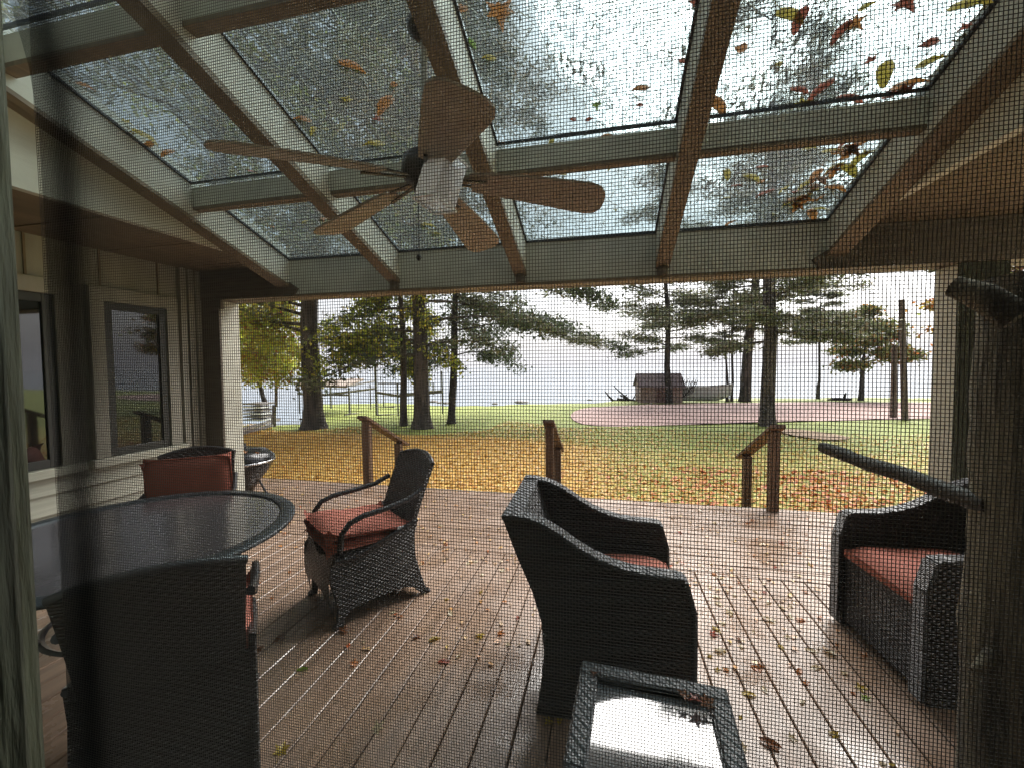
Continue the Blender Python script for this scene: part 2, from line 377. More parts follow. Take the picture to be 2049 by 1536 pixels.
# ------------------------------------------------------------------ left house wing
WX = -3.55
wing = thing('house_wing', 'cream sided house wing with dark windows left of the table', 'house', (WX, 1.8, 0))
def W_(mbx, name, M, bev=0, par=None):
    o = mbx.build(name, M, par or wing, bev)
    if not par: o.matrix_parent_inverse = Matrix.Translation((-WX, -1.8, 0))
    return o
W_(MB().box((WX-.3, .2, -.3), (WX-.02, YB-.02, 2.36)), 'wall', TRIM)
mb = MB(); z = .02; boards = []
while z < .78:
    mb.add([(WX-.012, .2, z+.15), (WX+.012, .2, z), (WX+.012, 3.04, z), (WX-.012, 3.04, z+.15), (WX-.02, .2, z), (WX-.02, 3.04, z)], [(0,1,2,3),(1,4,5,2)])
    z += .133
W_(mb, 'siding', SIDING)
def window(y0, y1, z0, z1, mull=None):
    W_(MB().box((WX-.02, y0-.09, z1+.001), (WX+.024, y1+.09, z1+.10)), 'window_head', TRIM, .003)
    W_(MB().box((WX-.02, y0-.12, z0-.06), (WX+.05, y1+.12, z0-.002)), 'window_sill', SIDING, .004)
    for a, b in ((y0-.09, y0-.001), (y1+.001, y1+.09)): W_(MB().box((WX-.02, a, z0), (WX+.022, b, z1)), 'window_jamb', TRIM, .003)
    sash = MB(); t = .055
    sash.box((WX-.02, y0, z0), (WX+.006, y0+t, z1)); sash.box((WX-.02, y1-t, z0), (WX+.006, y1, z1))
    sash.box((WX-.02, y0+t, z0), (WX+.006, y1-t, z0+t)); sash.box((WX-.02, y0+t, z1-t), (WX+.006, y1-t, z1))
    s_ = W_(sash, 'window_sash', DARKWOOD, .003)
    W_(MB().box((WX-.02, y0+t, z0+t), (WX-.008, y1-t, z1-t)), 'window_pane', WINGLASS)
window(.95, 2.02, .86, 1.99); window(2.30, 2.74, .86, 1.99)
mb = MB()
for y in (2.86, 2.93, 3.0): mb.box((WX-.02, y, .0), (WX+.016, y+.055, 2.36))
W_(mb, 'corner_boards', TRIM, .003)
for y in np.arange(.3, 2.85, .4): W_(MB().box((WX-.02, y, 2.10), (WX-.010, y+.012, 2.36)), 'wall_batten', BROWN)

# ------------------------------------------------------------------ house around the doorway (the camera stands inside it)
hm = mat('house_wall_paint', (.40,.39,.32), .6, (.33,.32,.26), 6)
dark = mat('dim_room_paint', (.12,.11,.10), .8)
house = thing('cottage', 'house wall round the doorway the porch is seen from', 'house', (0, .2, 0))
m_ = MB(); m_.box((-6, .06, -.6), (-.80, .2, 3.75)); m_.box((.80, .06, -.6), (6, .2, 3.75)); m_.box((-.8, .06, 2.15), (.8, .2, 3.75)); m_.box((-.8, .06, -.6), (.8, .2, -.01))
o = m_.build('wall', hm, house); o.matrix_parent_inverse = Matrix.Translation((0, -.2, 0))
m_ = MB(); m_.box((-6, -5, -.05), (6, .06, -.01)); m_.box((-6, -5, 3.70), (6, .06, 3.75)); m_.box((-6, -5.1, -.05), (6, -5, 3.75)); m_.box((-6.1, -5, -.05), (-6, .06, 3.75)); m_.box((6, -5, -.05), (6.1, .06, 3.75))
o = m_.build('room', dark, house); o.matrix_parent_inverse = Matrix.Translation((0, -.2, 0))
door = thing('door_frame', 'weathered green grey painted door post at the left edge', 'door frame', (-.37, .18, 0))
def D_(mbx, name, M, bev=0):
    o = mbx.build(name, M, door, bev); o.matrix_parent_inverse = Matrix.Translation((.37, -.18, 0)); return o
D_(MB().box((-.52, .150, 0), (-.379, .20, 2.12)), 'jamb', DOORP, .003)
D_(MB().box((-.379, .166, 0), (-.3655, .186, 2.12)), 'stop_bead', DOORP, .003)
D_(MB().box((.62, .150, 0), (.80, .20, 2.12)), 'jamb', DOORP, .003)
D_(MB().box((-.52, .150, 2.121), (.80, .20, 2.2)), 'head', DOORP, .003)

# ------------------------------------------------------------------ insect screen: real woven threads
YS = .19; PX, PZ = .00141, .00159
screen = thing('insect_screen', 'fine dark insect mesh hung across the doorway', 'screen', (0, YS, 0))
THREAD = mat('screen_thread', (.20,.175,.155), .5)
n = THREAD.node_tree; t = n.nodes.new('ShaderNodeBsdfTranslucent'); t.inputs[0].default_value = (.17,.145,.13,1); mx = n.nodes.new('ShaderNodeMixShader'); mx.inputs[0].default_value = .5
n.links.new(n.nodes['Principled BSDF'].outputs[0], mx.inputs[1]); n.links.new(t.outputs[0], mx.inputs[2]); n.links.new(mx.outputs[0], n.nodes['Material Output'].inputs[0])
BAND = mat('screen_hem_fabric', (.020,.023,.030), .9, spec=.1)
def warp(x, z):
    return .00045*np.sin(x*31+z*9)+.0003*np.sin(z*47+x*13), .00045*np.sin(z*26+x*17)+.0003*np.sin(x*53+z*11)
def threads(vertical, cs, lo, hi, nseg, wd, ysh=0.0, wid=None, fl=.6):
    t = np.linspace(lo, hi, nseg+1); C, T = np.meshgrid(cs, t, indexing='ij')
    X, Z = (C, T) if vertical else (T, C)
    dx, dz = warp(X, Z); X = X+dx; Z = Z+dz
    n_ = len(cs); h = (np.full(n_, wd) if wid is None else wid)[:, None]/2
    V = np.zeros((n_, nseg+1, 4, 3))
    for k, (a, b) in enumerate(((-1,-1),(1,-1),(1,1),(-1,1))):
        if vertical: V[:,:,k,0] = X+a*h; V[:,:,k,2] = Z
        else: V[:,:,k,0] = X; V[:,:,k,2] = Z+a*h
        V[:,:,k,1] = YS+ysh+b*h*fl
    idx = np.arange(n_*(nseg+1)*4).reshape(n_, nseg+1, 4)
    Q = [np.stack([idx[:,:-1,k], idx[:,:-1,(k+1)%4], idx[:,1:,(k+1)%4], idx[:,1:,k]], -1).reshape(-1,4) for k in range(4)]
    return V.reshape(-1,3), np.concatenate(Q)
XS0, XS1 = -.339, .60
a, qa = threads(True, np.arange(XS0, XS1, PX), .02, 2.10, 40, .00025)
b, qb = threads(False, np.arange(.02, 2.10, PZ), XS0, XS1, 20, .00025, .0002)
o = npmesh('screen_mesh', np.vstack([a, b]), np.vstack([qa, qb+len(a)]), THREAD, screen); o.matrix_parent_inverse = Matrix.Translation((0, -YS, 0))
# gathered hem: extra threads, dense at its core and thinning to the right
cs = XS0 + np.arange(0, .13, .00030); u_ = cs - XS0
cov = .52*np.exp(-((u_-.021)/.015)**2) + .36*np.exp(-u_/.048)*(1-u_/.131)
a, qa = threads(True, cs, .02, 2.10, 60, .0001, .001, .00030*np.clip(cov, .02, .92), .1)
a[:,0] -= .030*np.clip((a[:,2]-1.655)/.10, 0, 1)**1.5 + .0015*np.sin(a[:,2]*11)
o = npmesh('screen_hem', a, qa, BAND, screen); o.matrix_parent_inverse = Matrix.Translation((0, -YS, 0))

# ------------------------------------------------------------------ rustic log post with branch stubs at the right
lg = thing('log_post', 'rough barked log post with branch stubs at the right edge', 'log post', (.52, .6, 0))
def L_(mbx, name, M):
    o = mbx.build(name, M, lg); o.matrix_parent_inverse = Matrix.Translation((-.52, -.6, 0)); return o
pts = [(.518+.0015*math.sin(z*9), .6+.002*math.cos(z*7), z) for z in np.linspace(0, 1.60, 46)]
L_(MB().tube(pts, [.079+.0015*math.sin(z[2]*23)+.0012*math.sin(z[2]*61) for z in pts], 26, jit=.022), 'trunk', LOG)
p0, p1 = onY(1905, 572, .50), onY(2040, 635, .47)
L_(MB().tube([p0, p0.lerp(p1, .5)+Vector((0,0,.004)), p1], [.009,.0125,.014], 14, jit=.12), 'branch_stub', LOG)
p0, p1 = onY(1945, 1340, .55), onY(1990, 1310, .56)
L_(MB().tube([p0, p1], [.003,.009], 10, jit=.2), 'branch_stub', LOG)
a_, b_ = onY(1648, 895, .98), onY(1985, 1012, .60)
pts = [a_.lerp(b_, i/10) + Vector((0, 0, .0015*math.sin(i*1.3))) for i in range(11)]
o = MB().tube(pts, [.0115+.0007*(i % 3) for i in range(11)], 12, jit=.07).build('bare_stick', STICK)
tag(o, 'bare peeled stick poking left from the log post over the armchair', 'stick')
# ------------------------------------------------------------------ ceiling fan
hub = Vector((-.668, 1.50, 2.20))
fan = thing('ceiling_fan', 'brown five blade ceiling fan hanging under the middle rafter', 'ceiling fan', hub)
MB().tube([(0,0,.10),(0,0,.55)], .013, 12).build('downrod', mat('pale_rod', (.45,.45,.43), .4), fan)
MB().lathe([(.0,.58),(.062,.58),(.058,.55),(.02,.515),(0,.515)]).build('canopy', BRONZE, fan)
MB().lathe([(0,.115),(.045,.115),(.085,.085),(.092,.03),(.08,.005),(.045,-.006),(.045,-.05),(.03,-.065),(0,-.067)]).build('motor_housing', BRONZE, fan)
for k_ in range(5):
    a = R(14+72*k_); ca, sa = math.cos(a), math.sin(a)
    prof = [(.17,.048),(.25,.058),(.40,.072),(.55,.084),(.62,.086),(.655,.074),(.675,.045),(.68,0)]
    up = prof + [(r, -w_) for r, w_ in prof[-2::-1]]
    V = []
    for dz in (.004, -.004):
        for r, w_ in up:
            z = -.002 - .09*(max(r-.17,0)) - .06*max(r-.3,0) - w_*.24 + dz
            V.append((r*ca - w_*sa, r*sa + w_*ca, z))
    N = len(up)
    MB().add(V, [tuple(range(N)), tuple(range(2*N-1, N-1, -1))] + [(i, i+N, (i+1)%N+N, (i+1)%N) for i in range(N)]).build('blade', FANWOOD, fan)
    ir = MB()
    for s_ in (-1, 1):
        ir.beam((.075*ca - s_*.012*sa, .075*sa + s_*.012*ca, .004), (.235*ca - s_*.032*sa, .235*sa + s_*.032*ca, -.016), .012, .006)
    ir.build('blade_arm', BRONZE, fan)
lt = MB(); lt.box((-.052,-.052,-.085),(.052,.052,.075))  # added white glass box standing in for a reflection, no lamp of the fan
fg = mat('reflection_glass', (.85,.84,.86), .16, spec=.7); fg.node_tree.nodes['Principled BSDF'].inputs['Transmission Weight'].default_value = .6
n = fg.node_tree; t = n.nodes.new('ShaderNodeBsdfTranslucent'); t.inputs[0].default_value = (.9,.9,.92,1); mx = n.nodes.new('ShaderNodeMixShader'); mx.inputs[0].default_value = .55
n.links.new(n.nodes['Principled BSDF'].outputs[0], mx.inputs[1]); n.links.new(t.outputs[0], mx.inputs[2]); n.links.new(mx.outputs[0], n.nodes['Material Output'].inputs[0])
lk = lt.build('reflection_box', fg, fan, .006); lk.location = Vector((-.55, 1.36, 2.135)) - hub; lk.rotation_euler = (R(-14), R(9), R(-24))
wen = mat('white_enamel', (.8,.8,.82), .3)
for z in (-.087,.077):
    fr = MB()
    for s_ in (-1,1):
        fr.box((-.056,s_*.054-.003,z-.004),(.056,s_*.054+.003,z+.004)); fr.box((s_*.054-.003,-.056,z-.004),(s_*.054+.003,.056,z+.004))
    fr.build('reflection_trim', wen, lk)
pc = onY(838, 516, 1.47) - hub
pcx = Vector((pc.x, pc.y, 0))
MB().tube([pcx+Vector((0,0,-.05)), pc], .0012, 5).build('pull_chain', METAL_D, fan)
MB().lathe([(0,.012),(.008,.008),(.011,0),(.008,-.008),(0,-.012)], pc, 12).build('pull_knob', BRONZE, fan)

# ------------------------------------------------------------------ furniture
def barrel(label, loc, rz, grp='dark wicker barrel armchairs'):
    t = thing('wicker_armchair', label, 'armchair', loc, rz, grp)
    outer = [(-.442,.846),(-.381,.686),(-.316,.539),(-.278,.412),(-.267,.281),(-.279,.124),(-.302,.0),(.322,0),(.342,.187),(.347,.371),(.336,.512),(.300,.640),
             (.26,.648),(.156,.652),(.09,.660),(.018,.678),(-.06,.708),(-.13,.748),(-.20,.795),(-.26,.828),(-.314,.848)]
    for s_ in (-1, 1):
        y0, y1 = sorted((s_*.265, s_*.33))
        MB().prism(outer, y0, y1).build('side_panel', WICK, t, .008)
        e = outer[11:] + [(-.40,.862),(-.446,.856)]
        m_ = MB()
        for i in range(len(e)-1):
            (xa,za),(xb,zb) = e[i], e[i+1]; m_.beam((xa, s_*.298, za), (xb, s_*.298, zb), .075, .018, up=(0,1,0) if False else (0,0,1))
        m_.beam((.302, s_*.298, .640), (.338, s_*.298, .51), .075, .018, up=(1,0,0)); m_.beam((.338, s_*.298, .51), (.345, s_*.298, .02), .075, .014, up=(1,0,0))
        m_.build('edge_braid', WICKE, t, .004)
    back = [(-.442,.846),(-.381,.686),(-.316,.539),(-.278,.412),(-.267,.281),(-.279,.124),(-.300,.01),(-.24,.01),(-.22,.28),(-.225,.42),(-.26,.56),(-.315,.71),(-.365,.845)]
    MB().prism(back, -.264, .264).build('backrest', WICK, t, .006)
    m_ = MB(); m_.beam((-.405, -.265, .853), (-.405, .265, .853), .085, .018); m_.build('edge_braid', WICKE, t, .004)
    MB().box((-.22,-.263,.03),(.315,.263,.405)).build('seat_base', WICK, t, .01)
    def top(u, v):
        x = -.225 + .555*u; y = -.258 + .516*v
        return (x, y, .500 - .05*(2*u-1)**8 - .05*(2*v-1)**8 + .008*math.sin(u*7)*math.sin(v*6))
    m_ = MB().grid(top, 22, 22); m_.box((-.222,-.256,.406),(.328,.256,.451)); m_.build('seat_cushion', CUSH, t, .01)
    for sx in (-.22, .28):
        for sy in (-.27, .27): MB().box((sx-.02, sy-.02, 0), (sx+.02, sy+.02, .035)).build('foot', METAL_D, t)
    return t
c3 = barrel('black wicker barrel armchair with its back to the left, in the middle of the deck', (0, 2.045, 0), R(2))
c4 = dup(c3, (1.67, 2.455, 0), R(184), 'black wicker barrel armchair facing left, at the right beneath the bare stick')

def dining(label, loc, rz):
    t = thing('wicker_dining_chair', label, 'chair', loc, rz, 'woven dining chairs round the table')
    # flared skirt on each side with an arched foot
    side = [(.24,.40),(.285,.36),(.29,.29),(.262,.20),(.245,.12),(.255,.0),(.215,.0),(.205,.05),(.17,.085),(.0,.10),(-.17,.095),(-.235,.07),(-.30,.0),(-.335,.0),(-.29,.14),(-.255,.26),(-.24,.38),(-.27,.52),(-.20,.50),(.0,.435)]
    for s_ in (-1, 1):
        y0, y1 = sorted((s_*.232, s_*.255)); MB().prism(side, y0, y1).build('side_skirt', WICK, t, .004)
        MB().tube([(-.31, s_*.243, .70),(-.20, s_*.25, .655),(-.05, s_*.26, .635),(.09, s_*.262, .625),(.17, s_*.262, .60),(.215, s_*.258, .545),(.225, s_*.25, .44)], .0165, 10).build('arm', METAL_D, t)
        MB().tube([(-.27, s_*.245, .505),(-.15, s_*.248, .475),(.0, s_*.25, .43),(.15, s_*.25, .385),(.255, s_*.247, .395)], .012, 8).build('seat_rail', METAL_D, t)
        MB().tube([(.262, s_*.243, .02), (.25, s_*.243, .0)], .018, 8).build('foot', METAL_D, t)
        MB().tube([(-.33, s_*.243, .02), (-.345, s_*.243, .0)], .018, 8).build('foot', METAL_D, t)
    def front(u, v):
        y = -.24+.48*v; a = .18*(1-(2*v-1)**4)
        zt = .40 - .03*math.cos(math.pi*(2*v-1)); z = a*(1-u) + zt*u if u < 1 else zt
        x = .262 + .03*math.sin(math.pi*min(max((z-.08)/.32,0),1))
        return (x, y, z)
    m_ = MB().grid(front, 8, 16); m_.build('front_skirt', WICK, t)
    def rear(u, v):
        y = -.24+.48*v; a = .05*(1-(2*v-1)**4); z = a*(1-u)+.46*u
        return (-.255-.05*(1-min(z/.3,1))**1.5, y, z)
    MB().grid(rear, 8, 16).build('rear_skirt', WICK, t)
    def back(u, v, off=0):
        y = -.235+.47*v; c = 1-(2*v-1)**2
        zt = .845+.045*c; z = .45+(zt-.45)*u
        return (-.235-.17*((z-.45)/.45)**1.15 - .03*c + off, y*(1-.06*(1-u)), z)
    m_ = MB().grid(lambda u, v: back(u, v), 12, 14); m_.grid(lambda u, v: back(u, v, -.03), 12, 14)
    for vv in (0, 1):
        m_.grid(lambda u, v, vv=vv: back(u, vv, -.03*v), 12, 1)
    m_.grid(lambda u, v: back(1, u, -.03*v), 14, 1); m_.grid(lambda u, v: back(0, u, -.03*v), 14, 1)
    m_.build('backrest', WICK, t)
    MB().tube([Vector(back(1, v/14))+Vector((-.015,0,.006)) for v in range(15)], .016, 8).build('top_rail', METAL_D, t)
    MB().box((-.24,-.235,.395),(.25,.235,.425)).build('seat', WICK, t, .006)
    return t
def cushion(t, z, tilt=0, dx=0, dz=.07):
    def top(u, v): return (-.235+.53*u, -.245+.49*v, dz-.045*(2*u-1)**8-.045*(2*v-1)**8+.006*math.sin(u*9+v*4))
    def bot(u, v): return (-.235+.53*u, -.245+.49*v, -(dz-.045*(2*u-1)**8-.045*(2*v-1)**8)+dz-.01)
    m_ = MB().grid(top, 20, 20); m_.grid(bot, 20, 20)
    o = m_.build('seat_cushion', CUSH, t); o.location = (dx, 0, z); o.rotation_euler = (0, tilt, 0)
    return o
d2 = dining('woven dining chair with two red seat cushions, pulled away from the table', (-1.555, 2.395, 0), R(234))
d1 = dup(d2, (-2.745, 2.21, 0), R(-50), 'woven dining chair behind the table with its red cushion stood against the back')
d0 = dup(d2, (-1.64, 1.27, 0), R(135), 'woven dining chair nearest the doorway, seen from behind as a dark panel')
cushion(d2, .475, R(-6)); cushion(d2, .415, R(-6), dz=.06)
MB().box((-.17,.247,.475),(-.13,.252,.495)).build('care_tag', WHITEP, d2)
cushion(d0, .43, R(-4))
for v_ in (0,):
    o = cushion(d1, .60, R(-76), -.11)
# round glass table
tb = thing('patio_table', 'round patio table with wet glass top and dark rim', 'table', (-2.18, 1.52, 0))
TG = mat('wet_table_glass', (.085,.075,.08), .13, (.12,.105,.11), 3, spec=1.0, bump=.06, bscale=30)
MB().lathe([(0,.718),(.60,.718)], n=64).build('tabletop', TG, tb)
MB().lathe([(.59,.712),(.59,.723),(.60,.727),(.655,.726),(.664,.719),(.662,.708),(.652,.704),(.60,.705),(.59,.712)], n=72).build('rim', RIM, tb)
for a in range(4):
    A = R(45+90*a+20); c_, s_ = math.cos(A), math.sin(A)
    MB().tube([(.56*c_,.56*s_,.70),(.50*c_,.50*s_,.62),(.34*c_,.34*s_,.35),(.40*c_,.40*s_,.12),(.47*c_,.47*s_,0)], .019, 10).build('leg', METAL_D, tb)
MB().lathe([(.33,.36),(.345,.35),(.33,.34),(.315,.35),(.33,.36)], n=40).build('brace_ring', METAL_D, tb)
# low wicker side table
st = thing('side_table', 'low grey wicker side table with wet glass top in front', 'table', (.137, 1.215, 0), R(-4))
m_ = MB(); h_ = .235
for z0, z1, ins in ((.425,.45,0),):
    m_.box((-h_,-h_,z0),(h_,-h_+.062,z1)); m_.box((-h_,h_-.062,z0),(h_,h_,z1)); m_.box((-h_,-h_+.062,z0),(-h_+.062,h_-.062,z1)); m_.box((h_-.062,-h_+.062,z0),(h_,h_-.062,z1))
m_.build('top_frame', WICKG, st, .008)
def sp(u, v, ax, sg):
    z = .424*u; b = h_-.012-.018*math.sin(math.pi*u); a = -b+2*b*v
    return (a, sg*b, z) if ax else (sg*b, a, z)
for ax in (0, 1):
    for sg in (-1, 1): MB().grid(lambda u, v: sp(u, v, ax, sg), 8, 2).build('side_panel', WICKG, st)
MB().add([(-h_+.062,-h_+.062,.420),(h_-.062,-h_+.062,.420),(h_-.062,h_-.062,.408),(-h_+.062,h_-.062,.408),(-h_+.062,-h_+.062,.438),(h_-.062,-h_+.062,.438),(h_-.062,h_-.062,.424),(-h_+.062,h_-.062,.424)], [(0,3,2,1),(4,5,6,7),(0,1,5,4),(1,2,6,5),(2,3,7,6),(3,0,4,7)]).build('glass_inset', mat('wet_mirror_glass', (.10,.105,.11), .03, spec=1.0, coat=1), st)

# kettle grill behind the left porch post
kg = thing('kettle_grill', 'black kettle grill with leaves on its lid behind the left post', 'grill', (-4.08, 3.95, 0))
MB().lathe([(0,.08),(.10,.08),(.17,.20),(.27,.33),(.32,.42),(.32,.44)], n=36).build('bowl', KETTLE, kg)
MB().lathe([(.322,.425),(.332,.43),(.332,.446),(.322,.45)], n=36).build('rim_band', mat('bright_steel', (.6,.6,.6), .25, metal=1), kg)
MB().lathe([(.325,.452),(.32,.49),(.25,.55),(.13,.585),(0,.595)], n=36).build('lid', KETTLE, kg)
MB().tube([(-.05,0,.59),(-.05,0,.63),(.05,0,.63),(.05,0,.59)], .009, 8).build('lid_handle', KETTLE, kg)
for a in range(3):
    A = R(120*a+30); MB().tube([(.16*math.cos(A),.16*math.sin(A),.2),(.25*math.cos(A),.25*math.sin(A),0)], .011, 8).build('leg', METAL_D, kg)

# ------------------------------------------------------------------ leaves
def leaf_mesh(name, M, s=.05, kind=0):
    if kind == 0:  # maple
        rr = [1,.42,.8,.38,.72,.3,.42,.3,.72,.38,.8,.42]; N = 12
        P = [(rr[i]*s*math.sin(2*math.pi*i/N), rr[i]*s*math.cos(2*math.pi*i/N)) for i in range(N)]
    else:
        N = 10; P = [(.42*s*math.sin(2*math.pi*i/N)*(1-.25*math.cos(2*math.pi*i/N)), s*math.cos(2*math.pi*i/N)) for i in range(N)]
    V = [(x, y, .004 + 5*(x*x)*(1 if kind else 1.6) + .006*math.sin(y*60+kind)) for x, y in P]; c = (0, 0, .004)
    m_ = MB(); m_.add(V+[c], [(i, (i+1) % N, N) for i in range(N)]); m_.add([(0,-s*.4,.005),(.0015,-s*.4,.005),(.006,-s*1.25,.012),(.0045,-s*1.25,.012)], [(0,1,2,3)])
    o = m_.build(name, M, recalc=False); return o
LC = {'orange': (.50,.19,.05), 'yellow': (.50,.36,.06), 'red': (.36,.085,.045), 'brown': (.22,.085,.03), 'green': (.20,.30,.03), 'pale': (.72,.62,.42)}
def lm(c):
    M = mat('leaf_'+c, LC[c], .3, tuple(v*.6 for v in LC[c]), 60); n = M.node_tree
    t = n.nodes.new('ShaderNodeBsdfTranslucent'); t.inputs[0].default_value = (*LC[c], 1); mx = n.nodes.new('ShaderNodeMixShader'); mx.inputs[0].default_value = .45
    n.links.new(n.nodes['Principled BSDF'].outputs[0], mx.inputs[1]); n.links.new(t.outputs[0], mx.inputs[2]); n.links.new(mx.outputs[0], n.nodes['Material Output'].inputs[0]); return M
protos = {}
def put_leaf(c, kind, loc, rot, scale, where, group):
    key = (c, kind)
    shape = 'lobed' if kind == 0 else 'oval'
    lab = {'pale': 'pale upturned'}.get(c, c) + ' ' + shape + ' leaf lying wet on the ' + where
    if key not in protos:
        o = leaf_mesh('fallen_leaf', lm(c), kind=kind); protos[key] = o
    else:
        o = protos[key].copy(); col.objects.link(o)
    o.location = loc; o.rotation_euler = rot; o.scale = (scale,)*3
    tag(o, lab, 'leaf', group); return o
GS = math.atan(SL)
sky_leaves = [(1000,22,'orange',1.3),(705,135,'orange',1.1),(914,22,'orange',.7),(770,212,'orange',1.0),(695,202,'yellow',.8),(748,290,'yellow',1.0),(605,240,'orange',.8),(626,262,'yellow',.5),
 (757,240,'red',.6),(790,170,'orange',.6),(978,118,'yellow',.6),(945,88,'green',.4),(1004,290,'orange',.8),(1103,288,'yellow',.5),(1217,274,'orange',.6),(1280,180,'orange',.8),(1193,210,'green',.6),(1180,240,'red',.6),
 (1145,240,'red',.5),(1278,212,'red',.5),(1395,8,'red',.8),(1580,34,'yellow',1.0),(1600,42,'red',.9),(1482,98,'orange',.8),(1705,50,'orange',.8),(1682,66,'red',.7),(1373,126,'red',.5),(1735,14,'yellow',.6),
 (1810,6,'red',1.0),(1940,12,'yellow',.9),(1855,90,'red',1.1),(1865,125,'yellow',1.0),(1745,122,'red',.6),(1770,150,'yellow',1.2),(1820,172,'orange',1.2),(1785,190,'red',1.2),(1810,186,'red',1.0),(1600,182,'red',.7),
 (1642,182,'red',.9),(1700,200,'red',1.0),(1605,210,'yellow',.8),(1435,212,'orange',1.1),(1452,250,'orange',.6),(1735,215,'yellow',.5),(1935,55,'red',.6),(1557,130,'yellow',.5),
 (1127,350,'yellow',.5),(1225,335,'yellow',.6),(1232,420,'yellow',.4),(1695,285,'red',.7),(1760,265,'orange',.6),(1622,298,'yellow',.7),(1735,308,'yellow',.9),(1720,320,'yellow',.9),(1700,342,'yellow',1.1),(1712,355,'yellow',.9),
 (1677,342,'orange',.6),(1672,378,'orange',1.0),(1455,350,'yellow',.7),(1505,357,'yellow',.8),(1525,365,'orange',.7),(1530,388,'red',.9),(1568,380,'yellow',.6),(1600,400,'orange',1.1),(1630,402,'orange',1.1),(1625,430,'orange',1.2),
 (1640,420,'yellow',1.0),(1460,448,'orange',.6),(1535,450,'yellow',.5),(1452,398,'yellow',.5),(1475,372,'red',.5),(1527,335,'red',.6),(1590,385,'red',.6),(290,275,'yellow',.9),(300,292,'orange',.9),(335,308,'orange',.8),
 (250,245,'yellow',.6),(172,175,'orange',.8),(505,345,'red',.5),(545,455,'orange',.6),(645,438,'orange',.7),(858,452,'yellow',.9),(875,468,'yellow',.8),(905,482,'yellow',.8),(480,115,'red',.7),(610,445,'yellow',.5),(562,510,'red',.4)]
for i in range(34):
    f_ = random.random(); sky_leaves.append((1735-150*f_+random.uniform(-45,-2), 300+150*f_+random.uniform(-25,0), random.choice(('yellow','orange','orange','brown','yellow')), random.uniform(.5,.9)))
for i, (px, py, c, s_) in enumerate(sky_leaves):
    v = ray(px, py); t_ = (zg(0)+.012-EYE.z)/(v.z+v.y*SL); p = EYE + v*t_
    if not (Y0 < p.y < YB and XL < p.x < XR-.02): continue
    put_leaf(c, 1 if (i*7) % 4 else 0, p, Matrix.Rotation(-GS, 3, 'X').to_euler() if False else (-GS, 0, random.uniform(0, 6.28)), s_*1.35*random.uniform(.85, 1.1), 'skylight glass', 'leaves stuck on the skylight')
deck_leaves = [(1540,1240,'pale',1.1),(1660,1305,'pale',1.2),(1425,1268,'red',1.0),(1433,1258,'yellow',.7),(1437,1300,'pale',1.0),(1480,1280,'brown',.8),(1497,1388,'yellow',.9),(1723,1378,'yellow',.8),(1733,1398,'green',.7),(1545,1490,'brown',1.0),
 (1460,1222,'pale',.9),(1445,1245,'pale',.7),(1603,1240,'orange',.7),(1690,1345,'pale',.6),(1530,1185,'red',.6),(1565,1215,'pale',.8),(1675,1290,'orange',.5),(1730,1310,'orange',.7),(1360,1065,'red',.8),(1505,1040,'orange',.9),(1240,1095,'orange',.9),
 (888,1323,'red',.8),(960,1270,'yellow',.9),(1000,1266,'orange',.9),(870,1277,'yellow',.9),(835,1273,'brown',.8),(710,1328,'orange',.8),(605,1338,'green',.55),(562,1503,'yellow',1.0),(690,1262,'brown',1.2),(560,1276,'brown',1.2),(517,1300,'brown',1.0),
 (755,1458,'pale',.9),(785,1226,'pale',.6),(800,1232,'orange',.7),(848,1187,'pale',.6),(940,1125,'pale',1.0),(1005,1142,'pale',.8),(965,1150,'pale',.6),(845,1125,'orange',.7),(893,1088,'orange',1.0),(825,1112,'orange',.7),(880,1050,'pale',.7),
 (770,1205,'pale',.5),(1080,1152,'pale',.5),(1035,1235,'red',.5),(1190,1050,'orange',.7),(1565,1085,'red',.8),(1600,1105,'orange',.6),(1672,1028,'yellow',.7),(1430,1045,'yellow',.6),(1495,1045,'orange',.8),(1620,1130,'yellow',.7),(1550,1135,'red',.6),
 (1400,1130,'pale',.5),(1345,1128,'brown',.6),(545,1195,'orange',.6),(580,1143,'orange',.6),(520,1165,'orange',.5),(1100,1443,'yellow',.9),(1120,1440,'yellow',.7)]
for i, (px, py, c, s_) in enumerate(deck_leaves):
    p = onZ(px, py, .003); put_leaf(c, 0 if (i*5) % 3 else 1, p, (random.uniform(-.2,.2), random.uniform(-.2,.2), random.uniform(0, 6.28)), s_*random.uniform(.75, 1.0), 'deck boards', 'leaves scattered on the deck')
for i in range(75):
    x_, y_ = (random.uniform(.4, 1.3), random.uniform(1.7, 3.2)) if i % 3 else (random.uniform(-1.4, 1.2), random.uniform(1.9, 3.3))
    if -.5 < x_ < .42 and 1.65 < y_ < 2.4 or (x_ < -1.1 and y_ > 2.0): continue
    put_leaf(random.choice(('pale','pale','pale','orange','yellow')), random.choice((0,1)), (x_, y_, .003), (random.uniform(-.3,.3), random.uniform(-.3,.3), random.uniform(0, 6.28)), random.uniform(.3,.62), 'deck boards', 'leaves scattered on the deck')
for px, py, c, s_ in ((1415,1408,'brown',.8),(1395,1400,'red',.7),(1370,1392,'brown',.6),(1190,1345,'brown',.5)):
    put_leaf(c, 0, onZ(px, py, .452), (.1, .1, random.uniform(0, 6)), s_, 'side table', 'leaves on the low side table')
put_leaf('orange', 0, (-3.92, 3.82, .568), (.35, .4, 1.0), .9, 'grill lid', 'leaves on the grill lid'); put_leaf('orange', 1, (-3.86, 3.9, .545), (.1, .6, 2.0), .9, 'grill lid', 'leaves on the grill lid')

